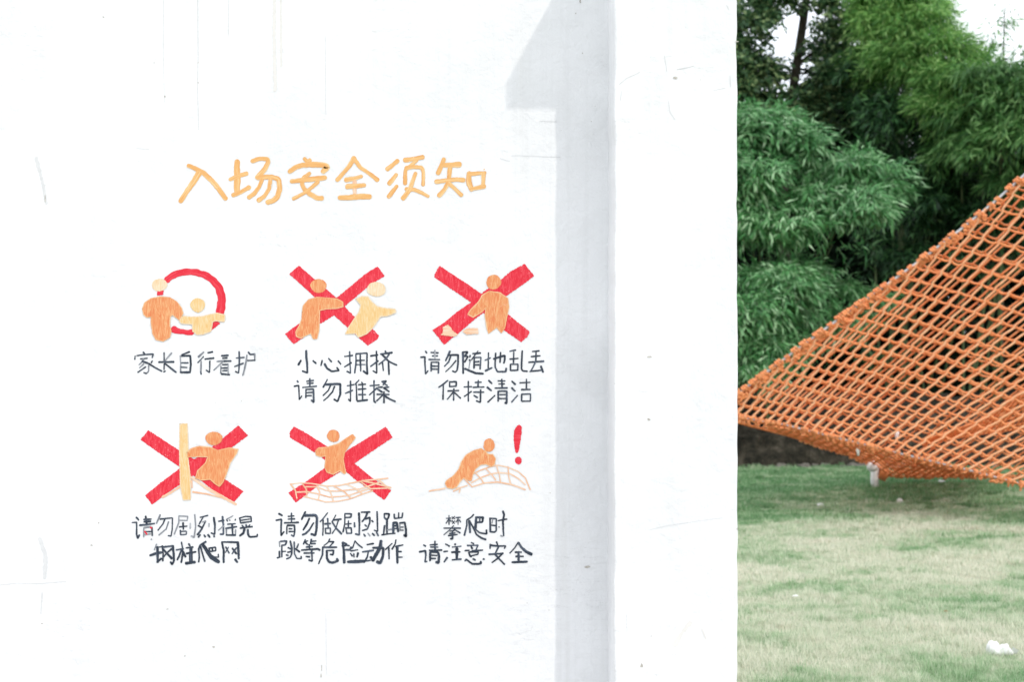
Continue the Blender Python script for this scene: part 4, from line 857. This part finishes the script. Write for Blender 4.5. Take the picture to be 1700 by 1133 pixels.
# thin sapling against the white sky
Lb = [lobe(1664, 55, 21, 10, 26, .2), lobe(1668, 20, 21, 6, 14, .2, .5), lobe(1640, 90, 21, 40, 10, .3, .6), lobe(1690, 84, 21, 20, 10, .3, .8)]
plant('sapling', 'thin leafy shoot standing out against the white sky', 'tree', (7.3, 21.2, .6), Lb, 'mid', 110, 6, .09, .025, [([(7.3, 21.2, .5), tuple(up(1664, 150, 21)), tuple(up(1668, 15, 21))], .03, .008)], 'bark', 'trunk')
# unseen tall tree added on the right to shade the bamboo behind the net
Lb = [(8.6, 15.6, 6.4, 1.9, 1.8, 1.1, 1), (9.8, 14.8, 6.0, 1.5, 1.5, 1.2, 1), (8.4, 16.4, 5.4, 1.3, 1.3, 1.0, 1), (10, 15.8, 7.0, 1.2, 1.2, 1.0, 1)]
plant('broadleaf_tree', 'tall spreading tree added out of view on the right to cast shade', 'tree', (9.2, 15.8, 0), Lb, 'broad', 9000, 5, .16, .09, [([(9.2, 15.8, -.1), (9.1, 15.8, 3), (8.9, 15.7, 6.5)], .16, .06)], 'bark', 'trunk', shell=.9, view_bias=False)

# ------------------------------------------------------------ litter on the lawn
def gp(px, py): D = CAMZ * F / (py - CY); return up(px, py, D)
def crumple(name, px, py, wpx, hpx, label, cat, mat='plastic', group=None, seed=0, ragged=.28):
    p = gp(px, py); D = p.y; s = wpx / F * D / 2; rs = np.random.default_rng(seed)
    v, f = ico(1, 3); n = unit(v)
    h = sum(np.abs(np.sin(n @ (rs.normal(size=3) * k) + rs.random() * 6)) / k ** .6 for k in (2, 3.5, 6, 9)) / 2.6
    v = n * (1 - ragged + ragged * 1.6 * h)[:, None]; v = v * np.array([s, s * .7, hpx / wpx * s]); v[:, 2] -= v[:, 2].min() 
    o = mesh_obj(name, v, f, M[mat]); o.location = (p.x, p.y, 0.004); return tag(o, label, cat, group)
p0 = gp(1655, 1092); px = p0.y / F; rs = np.random.default_rng(3); BV = []; BF = []
iv3, if3 = ico(1, 3)
for (cx, cz, rx, rz, ry) in ((-9, 12, 9, 14, 8), (2, 9, 13, 10, 9), (13, 11, 9, 11, 6), (21, 6, 7, 6, 5), (-3, 19, 6, 7, 4)):
    n_ = unit(iv3); h = sum(np.abs(np.sin(n_ @ (rs.normal(size=3) * k) + rs.random() * 6)) / k ** .5 for k in (1.6, 3, 5)) / 2.0
    v = n_ * (0.6 + .6 * h)[:, None] * np.array([rx, ry, rz]) + np.array([cx, rs.uniform(-3, 3), cz]); v[:, 2] = np.maximum(v[:, 2], 0.3)
    BF += [tuple(i + len(BV) for i in f) for f in if3]; BV += list(v * px)
o = mesh_obj('plastic_bag', BV, BF, M['plastic'], smooth=True); o.location = (p0.x, p0.y, 0.004); tag(o, 'crumpled white plastic bag on the grass at the lower right', 'plastic bag')
# loose handle of the bag
p = gp(1655, 1092); s = 1 / F * p.y
V = [(18 * s, 0, 8 * s), (26 * s, -4 * s, 16 * s), (36 * s, -2 * s, 10 * s), (33 * s, 2 * s, 3 * s), (24 * s, 2 * s, 5 * s), (15 * s, 4 * s, 2 * s)]
h_ = mesh_obj('handle', V + [(x, y + .004, z - .002) for x, y, z in V], [(0, 1, 2, 3, 4, 5), (11, 10, 9, 8, 7, 6)] + [(i, (i + 1) % 6, 6 + (i + 1) % 6, 6 + i) for i in range(6)], M['plastic']); h_.parent = o
p = gp(1494, 838); o = mesh_obj('ball', IV * 5.2 / F * p.y, IF, M['plastic'], smooth=True); o.location = (p.x, p.y, 5 / F * p.y); tag(o, 'small white ball on the grass below the orange net', 'ball')
crumple('paper_scrap', 1362, 843, 13, 7, 'small white torn paper scrap on the pale grass left of the ball', 'paper', seed=5, ragged=.6)
crumple('paper_scrap', 1321, 994, 14, 5, 'thin white paper scrap on the straw grass nearest the pillar', 'paper', seed=6, ragged=.6)
crumple('paper_scrap', 1563, 803, 13, 5, 'faint white scrap in the shade under the net', 'paper', seed=7, ragged=.6)
crumple('dry_leaf', 1570, 1021, 11, 7, 'curled brown and white dry leaf in the middle of the lawn', 'leaf', 'dryleaf', seed=8, ragged=.7)
crumple('dry_leaf', 1390, 998, 9, 4, 'small brown leaf beside a green tuft on the lawn', 'leaf', 'dryleaf', seed=9, ragged=.7)
crumple('dry_leaf', 1628, 1088, 10, 3, 'flat tan leaf just left of the white plastic bag', 'leaf', 'dryleaf', seed=10, ragged=.7)
crumple('dry_leaf', 1657, 832, 7, 3, 'tiny yellowish leaf in the shade at the right under the net', 'leaf', 'dryleaf', seed=11, ragged=.7)
